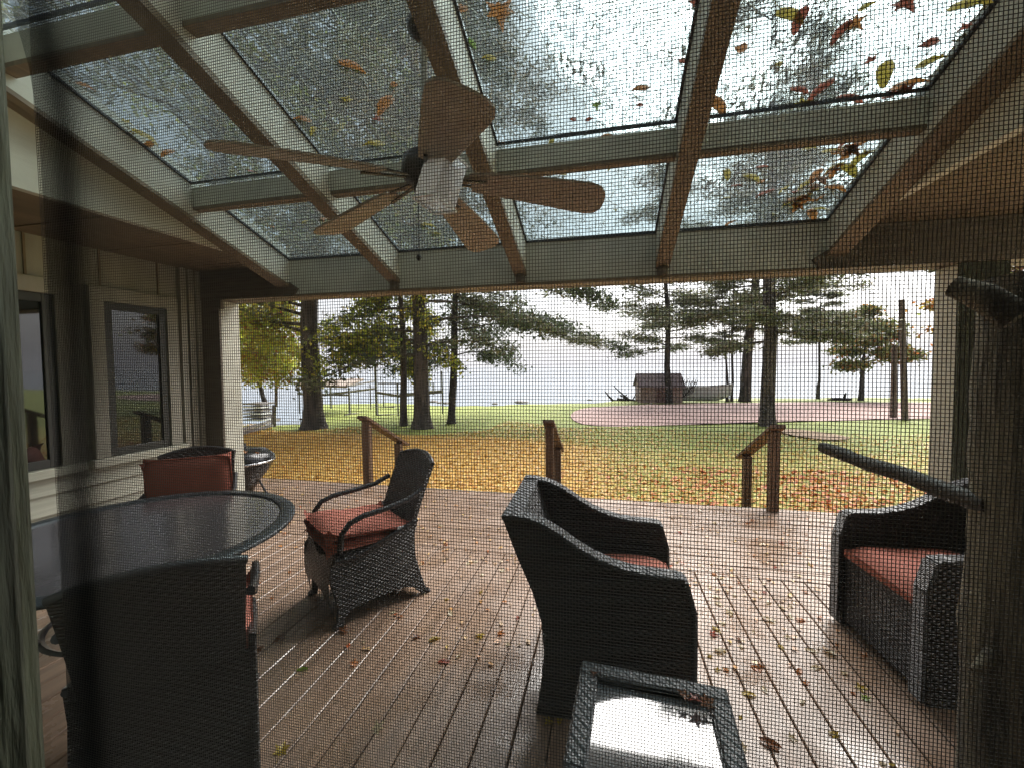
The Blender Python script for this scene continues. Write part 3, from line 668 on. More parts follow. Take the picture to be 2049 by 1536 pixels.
def scatter(name, P, size, M, label, flat=.25, z_up=.01, aspect=.6, category=None, kind='stuff', parent=None):
    """many small curled quads (two triangles each side of a midrib)"""
    n_ = len(P); a = rng.uniform(0, 2*np.pi, n_); s_ = size*rng.uniform(.6, 1.2, n_)
    tl = rng.normal(0, flat, (n_, 2))
    d = np.stack([np.cos(a), np.sin(a), tl[:,0]], 1); e = np.stack([-np.sin(a), np.cos(a), tl[:,1]], 1)
    d /= np.linalg.norm(d, axis=1)[:,None]; e /= np.linalg.norm(e, axis=1)[:,None]
    s1 = s_[:,None]; cup = np.array([0,0,1.])*s1*.18
    V = np.stack([P-d*s1, P+e*s1*aspect+cup, P+d*s1, P-e*s1*aspect+cup], 1)
    V[:,:,2] += z_up
    o = npmesh(name, V.reshape(-1,3), np.arange(n_*4).reshape(-1,4), M, parent)
    if label: tag(o, label, category, kind=kind)
    return o
LITTER = leafmat('leaf_litter', [(.60,.36,.09),(.70,.43,.10),(.74,.52,.15),(.64,.28,.07),(.78,.62,.24),(.60,.38,.11),(.72,.46,.11)], .2)
# small litter over the outer deck
n_ = 700
n_ = 1100
P = np.stack([rng.uniform(-6, 5.4, n_), 4.75-1.9*rng.random(n_)**1.1, np.full(n_, .004)], 1)
P2 = np.stack([rng.uniform(-1.6, 1.9, 120), rng.uniform(1.9, 3.2, 120), np.full(120, .004)], 1)
scatter('deck_leaf_litter', np.vstack([P, P2]), .020, leafmat('pale_litter', [(.45,.30,.15),(.62,.45,.28),(.5,.2,.06),(.66,.5,.2),(.5,.12,.04)], .2, .3), 'small wet leaf bits strewn over the outer deck', .15, .003)
# wet debris gathered against the lower edges of the panes
Pd = []
for (a_, b_2) in bays:
    for yb in (2.275, 1.40, .60):
        k_ = 46; xs = rng.uniform(a_+.02, b_2-.02, k_); yy_ = yb+.012+np.abs(rng.normal(0, .018, k_)); Pd.append(np.stack([xs, yy_, 2.413+(YB-yy_)*SL+.004], 1))
k_ = 240; yy_ = rng.uniform(Y0, YB-.03, k_); xs = XR-.015-np.abs(rng.normal(0, .022, k_)); Pd.append(np.stack([xs, yy_, 2.413+(YB-yy_)*SL+.004], 1))
k_ = 130; yy_ = rng.uniform(Y0, YB-.03, k_); xs = XL+.015+np.abs(rng.normal(0, .018, k_)); Pd.append(np.stack([xs, yy_, 2.413+(YB-yy_)*SL+.004], 1))
scatter('skylight_debris', np.vstack(Pd), .011, leafmat('wet_debris', [(.16,.10,.05),(.35,.18,.06),(.10,.075,.045),(.42,.30,.12)], .3, .4), 'wet brown bits caught along the lower edges of the skylight panes', .3, .002)
# pine needles on the glass
n_ = 13000
X = rng.uniform(XL, XR, n_); Yn = Y0 + (YB-Y0)*rng.random(n_)
a = rng.uniform(0, np.pi, n_); L = rng.uniform(.015, .045, n_); wdt = .0011
d = np.stack([np.cos(a), np.sin(a), -SL*np.sin(a)], 1)*L[:,None]; e = np.stack([-np.sin(a), np.cos(a), -SL*np.cos(a)], 1)*wdt
C_ = np.stack([X, Yn, 2.413+(YB-Yn)*SL+.006], 1)
V = np.stack([C_-d-e, C_+d-e, C_+d+e, C_-d+e], 1).reshape(-1,3)
o = npmesh('pine_needle_litter', V, np.arange(n_*4).reshape(-1,4), leafmat('pine_needles', [(.10,.07,.03),(.55,.5,.38),(.3,.2,.1),(.7,.68,.55)], .5, .3))
tag(o, 'dead pine needles strewn over the wet skylight glass', kind='stuff')

# ------------------------------------------------------------------ ground, drive, lake, far shore
GZ = -.70
tS = np.array([-9, -.90, -.835, -.80, -.68, -.28, -.04, .11, .30, .585, 2, 9]); vS = np.array([12.6, 13.4, 14.0, 22.0, 22.8, 22.3, 25.0, 28.3, 29.6, 31.9, 34, 36])
def shore(x, y): return np.interp(x/np.maximum(y, 1), tS, vS) + .25*np.sin(x*.9)+.15*np.sin(x*2.3)
gx = np.arange(-75, 75.01, .5); gy = np.arange(-7, 46, .3)
XX, YY = np.meshgrid(gx, gy, indexing='ij')
S = shore(XX, YY); drop = np.clip((YY-S)/1.2, 0, 1)
ZZ = GZ - 1.6*drop*drop*(3-2*drop) + .03*np.sin(XX*.7+1)*np.sin(YY*.5) + np.where(drop > 0, 0, 0)
V = np.stack([XX, YY, ZZ], -1).reshape(-1,3); nx, ny = XX.shape; ii = np.arange(nx*ny).reshape(nx, ny)
Q = np.stack([ii[:-1,:-1], ii[1:,:-1], ii[1:,1:], ii[:-1,1:]], -1).reshape(-1,4)
LM = bpy.data.materials.new('leafy_lawn'); LM.use_nodes = True; n = LM.node_tree; b = n.nodes['Principled BSDF']; b.inputs['Roughness'].default_value = .75
tc = n.nodes.new('ShaderNodeTexCoord')
def noise(sc_, det=4):
    q = n.nodes.new('ShaderNodeTexNoise'); q.inputs['Scale'].default_value = sc_; q.inputs['Detail'].default_value = det; n.links.new(tc.outputs['Object'], q.inputs['Vector']); return q.outputs['Fac']
def ramp(fac, stops):
    r_ = n.nodes.new('ShaderNodeValToRGB'); e = r_.color_ramp.elements
    while len(e) < len(stops): e.new(.5)
    for i, (p_, c_) in enumerate(stops): e[i].position = p_; e[i].color = (*c_, 1)
    n.links.new(fac, r_.inputs[0]); return r_.outputs[0]
def mixc(f, a_, b_):
    q = n.nodes.new('ShaderNodeMix'); q.data_type = 'RGBA'; n.links.new(f, q.inputs[0]); n.links.new(a_, q.inputs[6]); n.links.new(b_, q.inputs[7]); return q.outputs[2]
def mm(op, a_, b_=0., c_=None):
    q = n.nodes.new('ShaderNodeMath'); q.operation = op
    for i, v_ in enumerate((a_, b_, c_)):
        if v_ is None: continue
        if isinstance(v_, (int, float)): q.inputs[i].default_value = v_
        else: n.links.new(v_, q.inputs[i])
    return q.outputs[0]
grass = ramp(noise(9), [(.3, (.16,.22,.035)), (.5, (.24,.29,.05)), (.7, (.34,.33,.08))])
lv = ramp(noise(16, 8), [(.32, (.56,.34,.09)), (.45, (.66,.41,.10)), (.56, (.70,.48,.13)), (.68, (.60,.30,.08))])
sx = n.nodes.new('ShaderNodeSeparateXYZ'); n.links.new(tc.outputs['Object'], sx.inputs[0])
# leaves lie thick to the left and near the trees, thin on the right and toward the shore
left = mm('MULTIPLY', mm('SUBTRACT', 0.5, sx.outputs[0]), .22)
far = mm('MULTIPLY', mm('SUBTRACT', 13.2, sx.outputs[1]), .5)
near = mm('MULTIPLY', mm('SUBTRACT', 17, sx.outputs[1]), .05)
m_near = mm('MINIMUM', mm('MAXIMUM', mm('ADD', left, .40), .42), 1.1)
m_far = mm('MINIMUM', mm('MAXIMUM', far, 0), 1)
dens = mm('MULTIPLY', m_near, m_far)
f_ = mm('GREATER_THAN', mm('ADD', dens, mm('MULTIPLY', mm('SUBTRACT', noise(28, 8), .5), 1.4)), .5)
cc = mixc(f_, grass, lv); n.links.new(cc, b.inputs['Base Color'])
bp = n.nodes.new('ShaderNodeBump'); bp.inputs['Strength'].default_value = .7; bp.inputs['Distance'].default_value = .04; n.links.new(noise(24, 6), bp.inputs['Height']); n.links.new(bp.outputs[0], b.inputs['Normal'])
o = npmesh('lawn', V, Q, LM); tag(o, 'lawn strewn with orange leaves sloping to the lake', kind='structure')
def flat(name, pts, z, M, label):
    m_ = MB(); c = Vector((sum(p[0] for p in pts)/len(pts), sum(p[1] for p in pts)/len(pts), z))
    m_.add([(p[0], p[1], z) for p in pts], [tuple(range(len(pts)))]); o = m_.build(name, M, recalc=False); return tag(o, label, kind='structure')
def smooth_poly(pts, k=6):
    N = len(pts); out = []
    for i in range(N):
        p0, p1, p2, p3 = [np.array(pts[(i+j-1) % N], float) for j in range(4)]
        for t in np.arange(k)/k: out.append(tuple(.5*((2*p1)+(-p0+p2)*t+(2*p0-5*p1+4*p2-p3)*t*t+(-p0+3*p1-3*p2+p3)*t**3)))
    return out
PINK = mat('pink_gravel', (.50,.335,.30), .8, (.42,.28,.25), 30, bump=.3, bscale=60)
flat('gravel_drive', smooth_poly([(-1.5,18.6),(-1.0,16.0),(.2,15.2),(2.5,16.0),(5.3,17.2),(9,18.4),(12.3,19.5),(30,24.5),(30,29),(17.5,27.6),(12,27.0),(8,26.0),(3.5,24.6),(.6,23.0),(-1.1,21.4)]), GZ+.036, PINK, 'pink gravel drive crossing the lawn behind the trees')
flat('mulch_patch', smooth_poly([(5.5,15.2),(5.7,14.1),(6.3,13.6),(7.0,14.0),(6.9,14.8),(6.2,15.6)]), GZ+.034, mat('grey_mulch', (.42,.31,.20), .85, (.34,.22,.14), 14), 'grey brown mulch patch at the foot of the straight pine')
# leaf litter on the lawn, denser left and near
n_ = 75000
Yl = 4.9 + 11.5*rng.random(n_)**1.15; Xl = Yl*rng.uniform(-1.15, 1.1, n_)
keep = (rng.random(n_) < np.clip(.45 + .16*(1.5-Xl), .42, 1)) & (Yl < np.where(Xl < -4, 13.0, 15.5)+.8*np.sin(Xl*1.3)) & ~((Xl > -1.7) & (Yl > 15.0))
Xl, Yl = Xl[keep], Yl[keep]
P = np.stack([Xl, Yl, GZ+.03*np.sin(Xl*.7+1)*np.sin(Yl*.5)], 1)
scatter('lawn_leaf_litter', P, .042, LITTER, 'orange and yellow fallen leaves covering the lawn', .35, .02)
n_ = 5200
Yl = 4.95 + 4.6*rng.random(n_)**1.4; Xl = rng.uniform(-1.2, 7.5, n_)*.5+rng.normal(1.6, 1.5, n_)+.25*(Yl-5)
k_ = rng.random(n_) < .35+.65*(np.sin(Xl*2.1+Yl*1.7)*np.sin(Yl*3.1-Xl) > -.1); Xl, Yl = Xl[k_], Yl[k_]
scatter('red_leaf_litter', np.stack([Xl, Yl, GZ+.03*np.sin(Xl*.7+1)*np.sin(Yl*.5)], 1), .055, leafmat('red_litter', [(.62,.16,.04),(.70,.26,.05),(.55,.10,.03),(.76,.42,.09)], .2), 'red orange fallen leaves drifted on the lawn beyond the steps', .35, .02)
# lake and far shore
WM = bpy.data.materials.new('lake_water'); WM.use_nodes = True; n = WM.node_tree; b = n.nodes['Principled BSDF']
b.inputs['Base Color'].default_value = (.16,.22,.28,1); b.inputs['Roughness'].default_value = .12; b.inputs['Specular IOR Level'].default_value = .5
tc = n.nodes.new('ShaderNodeTexCoord'); mp = n.nodes.new('ShaderNodeMapping'); mp.inputs['Scale'].default_value = (.5, 1.6, 1); n.links.new(tc.outputs['Object'], mp.inputs[0])
wv = n.nodes.new('ShaderNodeTexNoise'); wv.inputs['Scale'].default_value = 1.2; wv.inputs['Detail'].default_value = 4; n.links.new(mp.outputs[0], wv.inputs[0])
bp = n.nodes.new('ShaderNodeBump'); bp.inputs['Strength'].default_value = .35; bp.inputs['Distance'].default_value = .08; n.links.new(wv.outputs['Fac'], bp.inputs['Height']); n.links.new(bp.outputs[0], b.inputs['Normal'])
m_ = MB(); m_.add([(-4000,-200,-1.35),(4000,-200,-1.35),(4000,5000,-1.35),(-4000,5000,-1.35)], [(0,1,2,3)])
tag(m_.build('lake', WM, recalc=False), 'calm pale lake beyond the lawn', kind='structure')
m_ = MB(); N = 120; V = []
for i in range(N+1):
    x = -4200+8400*i/N; h = 30+12*math.sin(i*.21)+6*math.sin(i*.63+1)+4*math.sin(i*1.7)
    V += [(x, 2900, -2), (x, 3000, h), (x, 3600, -2)]
m_.add(V, [f for i in range(N) for f in ((i*3, i*3+3, i*3+4, i*3+1), (i*3+1, i*3+4, i*3+5, i*3+2))])
tag(m_.build('hills', mat('far_forest', (.06,.075,.07), .9, (.09,.09,.07), .02)), 'low wooded far shore fading into mist', kind='structure')

# ------------------------------------------------------------------ trees
def quads_from(P, size, aspect, vert=.5, droop=0.):
    n_ = len(P); d = rng.normal(0, 1, (n_,3)); d[:,2] = d[:,2]*vert - droop; d /= np.linalg.norm(d, axis=1)[:,None]
    u = rng.normal(0, 1, (n_,3)); e = np.cross(d, u); e /= np.linalg.norm(e, axis=1)[:,None]
    s_ = (size*rng.uniform(.55, 1.25, n_))[:,None]
    return np.stack([P-d*s_, P+e*s_*aspect, P+d*s_, P-e*s_*aspect], 1)
CON = leafmat('conifer_needles', [(.10,.125,.06),(.17,.19,.08),(.13,.15,.10),(.22,.21,.12),(.19,.145,.095)], .45)
CED = leafmat('hemlock_needles', [(.06,.085,.045),(.10,.125,.06),(.08,.10,.07)], .45)
YEL = leafmat('yellow_green_leaves', [(.34,.42,.06),(.52,.52,.08),(.24,.34,.05),(.62,.48,.09),(.42,.48,.09)], .55)
ORG = leafmat('turning_leaves', [(.40,.22,.05),(.22,.20,.05),(.45,.13,.04),(.28,.26,.06)], .5)
BUSH = leafmat('round_crown_leaves', [(.11,.15,.05),(.17,.20,.07),(.24,.21,.08)], .5)
def tree(name, label, base, r0, H, limbs, foliage, M, M2=None, lean=(0,0), z0=2.5, spread=3.5, leaf=.10, aspect=.42, nleaf=20000, droop=.25, bark=BARK, flare=1.6, group='trees on the lawn', top_r=.15, az=None, tuft=.22, flat=.35, low=None, share2=.15, broad=False):
    t = thing(name, label, 'tree', (base[0], base[1], GZ), random.uniform(0, 0), group)
    pts = []; rad = []
    for i in range(15):
        f = i/14; z = H*f
        pts.append((lean[0]*z + .06*math.sin(z*.9+base[0]), lean[1]*z + .05*math.cos(z*.7), z - (.1 if i == 0 else 0)))
        rad.append(r0*((1-f)*.9+.1*top_r*6*(1-f)+.04) )
    # extra rings for the root flare
    fl = [(0,-.1,flare),(0,.12,1+(flare-1)*.55),(0,.35,1+(flare-1)*.22),(0,.8,1.02)]
    P0 = [(lean[0]*z, lean[1]*z, z) for _, z, _ in fl]; R0 = [r0*k_ for _, _, k_ in fl]
    MB().tube(P0+pts[2:], R0+rad[2:], 16, jit=.05).build('trunk', bark, t)
    lm_ = MB(); FP = []
    for k_ in range(limbs):
        f = (k_+.5)/limbs; h = z0 + (H-z0)*f**1.05; a = random.uniform(0, 2*math.pi) if az is None else random.choice(az)+random.uniform(-.5,.5)
        ln = spread*(1-(f**2*.75 if broad else f*.82))*random.uniform(.6, 1.15)*(1 if f > .08 else .8)
        o = Vector((lean[0]*h, lean[1]*h, h)); d = Vector((math.cos(a), math.sin(a), random.uniform(-.08, .38) if foliage == 'pine' else random.uniform(.05, .4)))
        pl = []
        for j in range(6):
            s_ = j/5; pl.append(o + d*ln*s_ + Vector((random.uniform(-.06,.06)*ln*s_, random.uniform(-.06,.06)*ln*s_, -droop*ln*s_*s_)))
        lm_.tube(pl, [max(.010, r0*.22*(1-f*.6)*(1-j/5.6)) for j in range(6)], 5, caps=False)
        nt_ = int(5+ln*3.2)
        for q in range(nt_):
            s_ = random.uniform(.22, 1)**.8; j = min(int(s_*5), 4); c = pl[j].lerp(pl[j+1], s_*5-j)
            side = Vector((-d.y, d.x, 0))*random.choice((-1,1))*random.uniform(.1, .42)*ln*(1.15-s_)
            e = c + side + Vector((0,0,-droop*.3*side.length))
            if q % 2 == 0: lm_.tube([c, c.lerp(e,.5)+Vector((0,0,.02)), e], [.012,.009,.005], 3, caps=False)
            FP.append((c, e, ln))
    lm_.build('limbs', bark, t)
    per = max(4, nleaf//max(1, len(FP))); pos = []
    for c, e, ln in FP:
        s_ = rng.random(per)[:,None]; c_, e_ = np.array(c), np.array(e)
        p = c_+(e_-c_)*(s_**.7) + rng.normal(0, tuft, (per,3))*np.array([1,1,flat]); pos.append(p)
    pos = np.vstack(pos)
    if M2 is not None:
        k_ = rng.random(len(pos)) < share2; a_ = pos[k_]; pos = pos[~k_]
        npmesh('leaves', quads_from(a_, leaf*.9, .7, .8).reshape(-1,3), np.arange(len(a_)*4).reshape(-1,4), M2, t)
    if low: pass
    npmesh('crown', quads_from(pos, leaf, aspect, .5 if foliage == 'pine' else .9, droop if foliage != 'pine' else 0).reshape(-1,3), np.arange(len(pos)*4).reshape(-1,4), M, t)
    return t
def G_(px, py): p = onZ(px, py, GZ); return (p.x, p.y)
t1 = tree('maple_tree', 'thick mossy trunk left of the lawn with yellow green leaves up its bark', G_(628,856), .33, 24, 62, 'leaf', CON, YEL, z0=3.0, spread=6.0, leaf=.10, nleaf=36000, droop=.15, broad=True, tuft=.34, flat=.6, flare=1.7, group='tall trees near the left of the lawn', share2=.6)
tree('hemlock_tree', 'slim dark trunk just left of the widest brown trunk', G_(808,852), .135, 12, 52, 'drape', CED, YEL, z0=2.1, spread=3.0, leaf=.085, aspect=.35, nleaf=22000, droop=.5, tuft=.18, flat=.9, flare=1.25, group='tall trees near the left of the lawn', share2=.6)
tree('pine_tree', 'widest brown trunk with flared roots left of centre', G_(845,856), .27, 25, 74, 'drape', CON, CED, z0=2.5, spread=5.6, leaf=.10, aspect=.3, nleaf=36000, droop=.35, broad=True, tuft=.26, flat=.5, flare=1.75, group='tall trees near the left of the lawn')
tree('hemlock_tree', 'slim trunk leaning right with a long drooping branch toward the lake', G_(903,847), .14, 20, 52, 'drape', CED, None, lean=(.055,.02), z0=2.2, spread=5.8, broad=True, leaf=.10, aspect=.32, nleaf=44000, droop=.4, tuft=.20, flat=.7, flare=1.4, bark=BARKD, group='tall trees near the left of the lawn')
t5 = tree('birch_tree', 'small thin leaning tree with orange leaves at the left edge of the lawn', G_(548,852), .07, 5.2, 22, 'leaf', YEL, ORG, lean=(.05,0), z0=1.5, spread=2.4, leaf=.06, aspect=.6, nleaf=11000, droop=.1, tuft=.25, flat=.7, flare=1.3, bark=mat('pale_bark', (.28,.25,.23), .8, (.12,.10,.09), 10), group='small trees at the left shore', share2=.25)
tree('leaning_tree', 'two slanting trunks of a yellow green shore tree behind the dock sections', G_(538,835), .11, 5, 14, 'leaf', YEL, None, lean=(-.38,.1), z0=2.0, spread=2.2, leaf=.07, aspect=.6, nleaf=11000, droop=.1, tuft=.25, flat=.7, flare=1.2, bark=BARKD, group='small trees at the left shore')
# long pine bough reaching right over the lake view
bt = G_(903,847)
tree('pine_tree', 'tall straight pine right of centre with mossy bark', G_(1535,850), .235, 23, 60, 'pine', CON, None, z0=2.9, spread=4.4, broad=True, leaf=.11, aspect=.28, nleaf=64000, droop=.1, tuft=.24, flat=.5, flare=1.35, group='pines round the gravel drive')
tree('pine_tree', 'leaning pine just left of the straight pine, beyond the drive', G_(1490,803), .30, 19, 70, 'pine', CON, None, lean=(.06,0), z0=4.2, spread=6.2, leaf=.15, aspect=.22, nleaf=26000, droop=.1, tuft=.30, flat=.5, flare=1.3, group='pines round the gravel drive')
tree('pine_tree', 'slim pine growing in front of the brown shed', G_(1338,806), .19, 15, 60, 'pine', CON, None, lean=(-.03,0), z0=2.9, spread=5.0, leaf=.15, aspect=.22, nleaf=20000, droop=.1, tuft=.28, flat=.5, flare=1.3, bark=BARKD, group='pines round the gravel drive')
tree('young_pine', 'thin sapling leaning left of the bow of the grey boat', G_(1455,803), .08, 7, 12, 'pine', CON, None, lean=(-.04,0), z0=3.0, spread=2.0, leaf=.13, aspect=.22, nleaf=2600, droop=.1, tuft=.22, flat=.25, flare=1.2, bark=BARKD, group='saplings by the lake')
tree('young_pine', 'thin upright sapling right of the bow of the grey boat', G_(1464,803), .085, 8, 14, 'pine', CON, None, z0=3.4, spread=2.2, leaf=.13, aspect=.22, nleaf=3000, droop=.1, tuft=.22, flat=.25, flare=1.2, bark=BARKD, group='saplings by the lake')
tree('young_pine', 'thin sapling alone between the straight pine and the round crowned tree', G_(1637,797), .09, 7.5, 22, 'pine', CON, None, z0=3.4, spread=3.0, leaf=.14, aspect=.24, nleaf=6500, droop=.05, tuft=.26, flat=.3, flare=1.2, bark=BARKD, group='saplings by the lake')
tree('round_tree', 'small round crowned tree with forked stem near the shore on the right', G_(1722,800), .13, 5.4, 20, 'leaf', BUSH, ORG, lean=(.06,0), z0=1.9, spread=3.2, leaf=.12, aspect=.45, nleaf=9500, droop=.15, tuft=.30, flat=.55, flare=1.3, bark=BARKD, group='saplings by the lake', share2=.2)
tree('turning_tree', 'tree with orange and yellow leaves beside the right porch post', (16.5, 20.5), .16, 8.5, 26, 'leaf', ORG, YEL, z0=2.6, spread=4.2, leaf=.12, aspect=.5, nleaf=13000, droop=.1, tuft=.3, flat=.5, flare=1.2, group='trees on the far right')
tree('shore_pine', 'pine behind the right porch post', (24.5, 27), .2, 11, 26, 'pine', CON, None, z0=2.5, spread=4, leaf=.16, aspect=.24, nleaf=8000, droop=.1, tuft=.3, flat=.3, group='trees on the far right')
# overhead crowns close to the porch, seen through the skylight
tree('yard_pine', 'tall pine behind the left porch post whose crown hangs over the skylight', (-9.4, 8.7), .27, 19, 34, 'pine', CON, YEL, z0=5.5, spread=6.5, leaf=.10, aspect=.3, nleaf=19000, droop=.15, tuft=.26, flat=.5, group='tall trees near the left of the lawn', share2=.12, broad=True)
# long bough
bh = thing('pine_bough', 'long drooping bough reaching right toward the open lake', 'branch', (bt[0]+.3, bt[1], 3.3))
pl = [Vector((0,0,.9)), Vector((1.0,.1,.55)), Vector((2.1,.2,.10)), Vector((3.2,.2,-.38)), Vector((4.3,.25,-.80)), Vector((5.3,.3,-1.0))]
MB().tube(pl, [.06,.05,.04,.03,.02,.012], 6).build('branch_wood', BARKD, bh)
pos = []
for i in range(230):
    s_ = random.uniform(.05,1); j = min(int(s_*5),4); c = pl[j].lerp(pl[j+1], s_*5-j); e = c+Vector((random.uniform(-.1,.5), random.uniform(-.8,.8), random.uniform(-.30,.18)))
    q = rng.random((34,1)); pos.append(np.array(c)+(np.array(e)-np.array(c))*q+rng.normal(0,.09,(34,3))*np.array([1.4,1,.6]))
pos = np.vstack(pos); npmesh('needles', quads_from(pos, .075, .16, .4).reshape(-1,3), np.arange(len(pos)*4).reshape(-1,4), CON, bh)
# moss and young leaves up the left trunk
n_ = 420
a = rng.uniform(0, 2*np.pi, n_); zz = rng.normal(2.15, .32, n_); P = np.stack([.42*np.cos(a)*rng.uniform(.8,1.3,n_), .42*np.sin(a), zz], 1)
npmesh('leafy_shoots', quads_from(P, .07, .6, .8).reshape(-1,3), np.arange(n_*4).reshape(-1,4), YEL, t1)['kind'] = 'stuff'

# ------------------------------------------------------------------ things by the lake
def pole(px, py, ytop, wpx, xtop, label):
    p = onZ(px, py, GZ); q = onY(xtop, ytop, p.y); wd = wpx/F*(p-EYE).dot(CF)/2
    o = MB().tube([p-Vector((0,0,.1)), p.lerp(q,.4), q], [wd*.82, wd*.78, wd*.7], 12).build('wooden_pole', mat('pole_wood', (.16,.115,.09), .8, (.10,.07,.055), 8, (1,1,.2), .4, 20)); o.data.materials[0]
    return tag(o, label, 'pole', 'wooden poles on the lawn at the right')
pole(1787, 836, 690, 13, 1790, 'shorter upright wooden pole, left one of the pair by the drive')
pole(1811, 840, 600, 14, 1804, 'taller leaning wooden pole beside the right porch post')
# shed
p = onZ(1282, 806, GZ); q = onZ(1335, 808, GZ)
ux = Vector((1,.12,0)).normalized(); uy = Vector((-ux.y, ux.x, 0)); L_s, W_s, Hs, Hr = 2.35, 1.6, 1.0, 1.62
sh = thing('shed', 'small brown shed with dark shingle roof at the water', 'shed', p, math.atan2(ux.y, ux.x))
MB().box((0,0,0),(L_s,W_s,Hs)).build('wall', SHEDW, sh)
MB().add([(0,0,Hs+.001),(0,W_s,Hs+.001),(0,W_s/2,Hr),(L_s,0,Hs+.001),(L_s,W_s,Hs+.001),(L_s,W_s/2,Hr)], [(0,1,2),(5,4,3),(0,2,5,3),(2,1,4,5)]).build('gable', SHEDW, sh)
m_ = MB()
for s_ in (0, 1):
    y_e = -.14 if s_ == 0 else W_s+.14
    m_.add([(-.14,y_e,Hs-.10),(L_s+.14,y_e,Hs-.10),(L_s+.14,W_s/2,Hr+.02),(-.14,W_s/2,Hr+.02),(-.14,y_e,Hs-.03),(L_s+.14,y_e,Hs-.03),(L_s+.14,W_s/2,Hr+.10),(-.14,W_s/2,Hr+.10)],
           [(0,1,2,3),(4,5,6,7),(0,1,5,4),(1,2,6,5),(2,3,7,6),(3,0,4,7)])
m_.build('roof', SHEDR, sh)
MB().box((.9,-.03,.02),(1.5,-.003,.86)).build('door', mat('shed_door_paint', (.13,.07,.06), .7), sh)
# boat hull on the grass
p = onZ(1352, 804, GZ); bt_ = thing('rowing_boat', 'grey boat lying on the grass right of the shed', 'boat', (p.x, p.y+.2, GZ), R(8))
def hull(u, v):
    x = 3.15*u; b_ = .55*(1-max(0,(u-.55)/.45)**2.2)*(.8+.2*min(u*4,1)); a = math.pi*(v-.5)*.98
    sheer = .98+.18*u**2; y = b_*math.sin(a)*1.0; z = sheer*(1-math.cos(a))*0 + (sheer - (sheer-.05-.35*max(0,(u-.7)/.3)**2)*max(0, math.cos(a))**.55)
    return (x + .18*(z/1.1)*u, y, z)
MB().grid(hull, 22, 14).build('hull', BOATM, bt_)
m_ = MB()
for s_ in (0, 1): m_.tube([Vector(hull(u/16, s_))+Vector((0,0,.01)) for u in range(17)], .035, 6)
m_.build('gunwale', mat('boat_trim', (.45,.44,.42), .6), bt_)
MB().add([hull(0,v/14) for v in range(15)], [tuple(range(15))]).build('transom', BOATM, bt_)
# wooden rack of stakes leaning on the boat
rk = thing('stake_rack', 'rack of thin upright wooden stakes between the shed and the boat', 'rack', (0,0,0))
for i in range(9):
    px = 1362+i*3.8; a = onY(px-6-2*i*.2, 800-i*1.5, 25.6); b = onY(px+4, 757+(i%3)*2, 25.6); MB().tube([a, b], .022, 5).build('stake', BARKD, rk)
MB().tube([onY(1350,803,25.6), onY(1372,790,25.6), onY(1392,765,25.6)], .03, 6).build('cross_bar', BARKD, rk)
# uprooted stump and roots left of the shed
rt = thing('driftwood_stump', 'tangled driftwood roots on the bank left of the shed', 'driftwood', onZ(1245, 802, GZ))
o_ = Vector(rt.location); yy = o_.y
for a, b, w_ in (((1210,782),(1228,802),.06),((1228,772),(1262,801),.05),((1240,790),(1272,803),.07),((1235,797),(1262,802),.12),((1272,788),(1264,802),.04),((1222,800),(1270,802),.09),((1255,788),(1240,803),.05)):
    A = onY(*a, yy)-o_; B = onY(*b, yy)-o_; MB().tube([A, A.lerp(B,.5)+Vector((0,.1,-.05)), B], [w_*.5, w_, w_*1.3], 7, jit=.15).build('root', BARKD, rt)
rt2 = thing('driftwood_log', 'dark driftwood log on the grass below the round crowned tree', 'driftwood', onZ(1685, 800, GZ))
MB().tube([(-.8,0,.02),(-.2,0,.06),(.5,0,.04)], [.04,.10,.06], 8, jit=.2).build('log', BARKD, rt2); MB().tube([(.1,0,.15),(.2,0,.45)], [.09,.03], 6, jit=.2).build('stub', BARKD, rt2)
# boat lifts
def lift(label, pts, bars, canopy=None):
    t = thing('boat_lift', label, 'boat lift', (0,0,0), 0, 'boat lifts ashore on the grass')
    for (x, y0, y1, Y, w_) in pts:
        a = onY(x, y0, Y); a.z = max(a.z, GZ+.02); MB().tube([a, onY(x-(y0-y1)*.03, y1, Y)], w_, 8).build('post', STEEL, t)
    for (x0, y0, x1, y1, Y, Y2, w_) in bars:
        MB().beam(onY(x0, y0, Y), onY(x1, y1, Y2), w_, w_).build('rail', GREYW, t)
    if canopy:
        c = [onY(*q[:2], q[2]) for q in canopy]; MB().add([tuple(v) for v in c]+[tuple(v-Vector((0,0,.10))) for v in c], [(0,1,2,3),(7,6,5,4),(0,4,5,1),(1,5,6,2),(2,6,7,3),(3,7,4,0)]).build('canopy', CANV, t)
    return t
Yn_, Yf_ = 17.0, 19.5
lift('canopied boat lift frame half hidden behind the thick left trunk', [(600,836,762,Yn_,.035),(700,838,775,Yn_,.05),(663,828,772,Yf_,.035),(742,820,768,Yf_,.035),(718,818,775,Yf_,.03)],
     [(597,788,700,790,Yn_,Yn_,.09),(648,790,752,777,Yn_,Yf_,.10),(600,838,702,838,Yn_,Yn_,.09),(655,826,752,824,Yf_,Yf_,.08),(693,773,752,762,Yn_,Yf_,.07),(690,829,752,822,Yn_,Yf_,.06)],
     [(592,768,Yn_),(692,772,Yn_),(728,757,Yf_),(600,760,Yf_)])
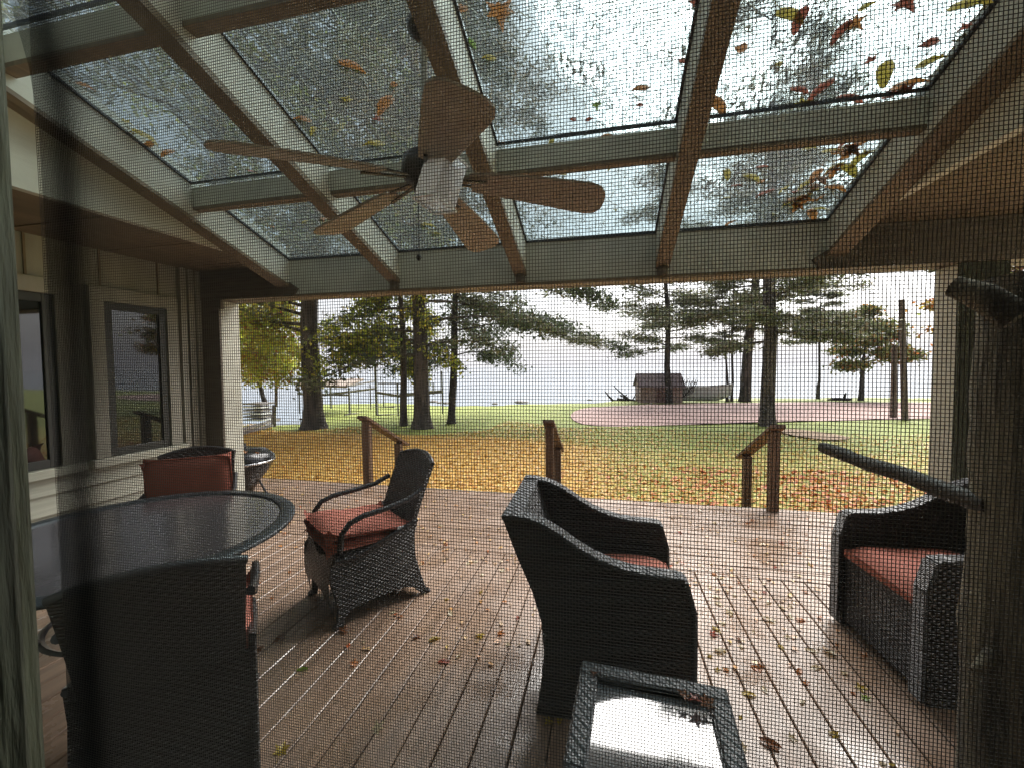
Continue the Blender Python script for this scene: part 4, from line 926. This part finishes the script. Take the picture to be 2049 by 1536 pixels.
lift('open boat lift frame between the slim trunk and the widest trunk', [(754,838,735,Yn_,.06),(886,828,742,Yn_,.035),(797,836,768,Yn_,.04),(768,815,762,Yf_,.03),(868,790,765,Yf_,.03)],
     [(756,767,802,767,Yn_,Yn_,.07),(756,785,800,792,Yn_,Yn_,.11),(756,837,826,837,Yn_,Yn_,.10),(800,790,886,783,Yn_,Yn_+.3,.14),(756,830,882,826,Yn_,Yf_,.07),(865,838,884,826,Yn_,Yf_,.06),(698,816,790,814,Yf_+1,Yf_+1,.08)])
# stacked dock sections and ramp at the far left
dk = thing('dock_sections', 'stack of white dock sections at the far left of the lawn', 'dock', onZ(515, 843, GZ))
for i in range(6):
    MB().box((-.45,-.25,.06+i*.13),(.45,.5,.12+i*.13)).build('dock_section', WHITEP if i % 2 == 0 else GREYW, dk)
rp_ = thing('dock_ramp', 'pale grey ramp rails lying on the grass behind the left post', 'ramp', (0,0,0))
for a, b in (((470,862),(560,838)),((475,868),(545,850))): MB().beam(onZ(*a, GZ+.12), onZ(*b, GZ+.12), .07, .10).build('rail', GREYW, rp_)
# shore stones
for i, (px, py, s_) in enumerate(((868,804,.30),(880,806,.22),(893,807,.26),(990,808,.2),(1040,805,.35),(1052,805,.25),(1180,800,.2))):
    p = onZ(px, py, GZ+.1); o = MB().lathe([(0,-.3),(.7,-.2),(1,0),(.8,.4),(.4,.6),(0,.65)], n=8, smooth=False).build('shore_rock', GREYW); o.location = p; o.scale = (s_,s_*.8,s_*.6); o.rotation_euler = (0,0,i)
    tag(o, 'small grey rock on the bank at the water', 'rock', 'rocks along the bank')
# roots at the foot of the widest trunk
hz = MB().box((-4400,-60,-4),(4400,3700,60)).build('haze', bpy.data.materials.new('haze_air')); tag(hz, 'thin grey mist over the lake', kind='stuff')
HM = hz.data.materials[0]; HM.use_nodes = True; n = HM.node_tree; n.nodes.remove(n.nodes['Principled BSDF']); pv = n.nodes.new('ShaderNodeVolumePrincipled')
pv.inputs['Density'].default_value = .0007; pv.inputs['Color'].default_value = (.95,.95,1,1); n.links.new(pv.outputs[0], n.nodes['Material Output'].inputs['Volume'])
print('done', len(bpy.data.objects))
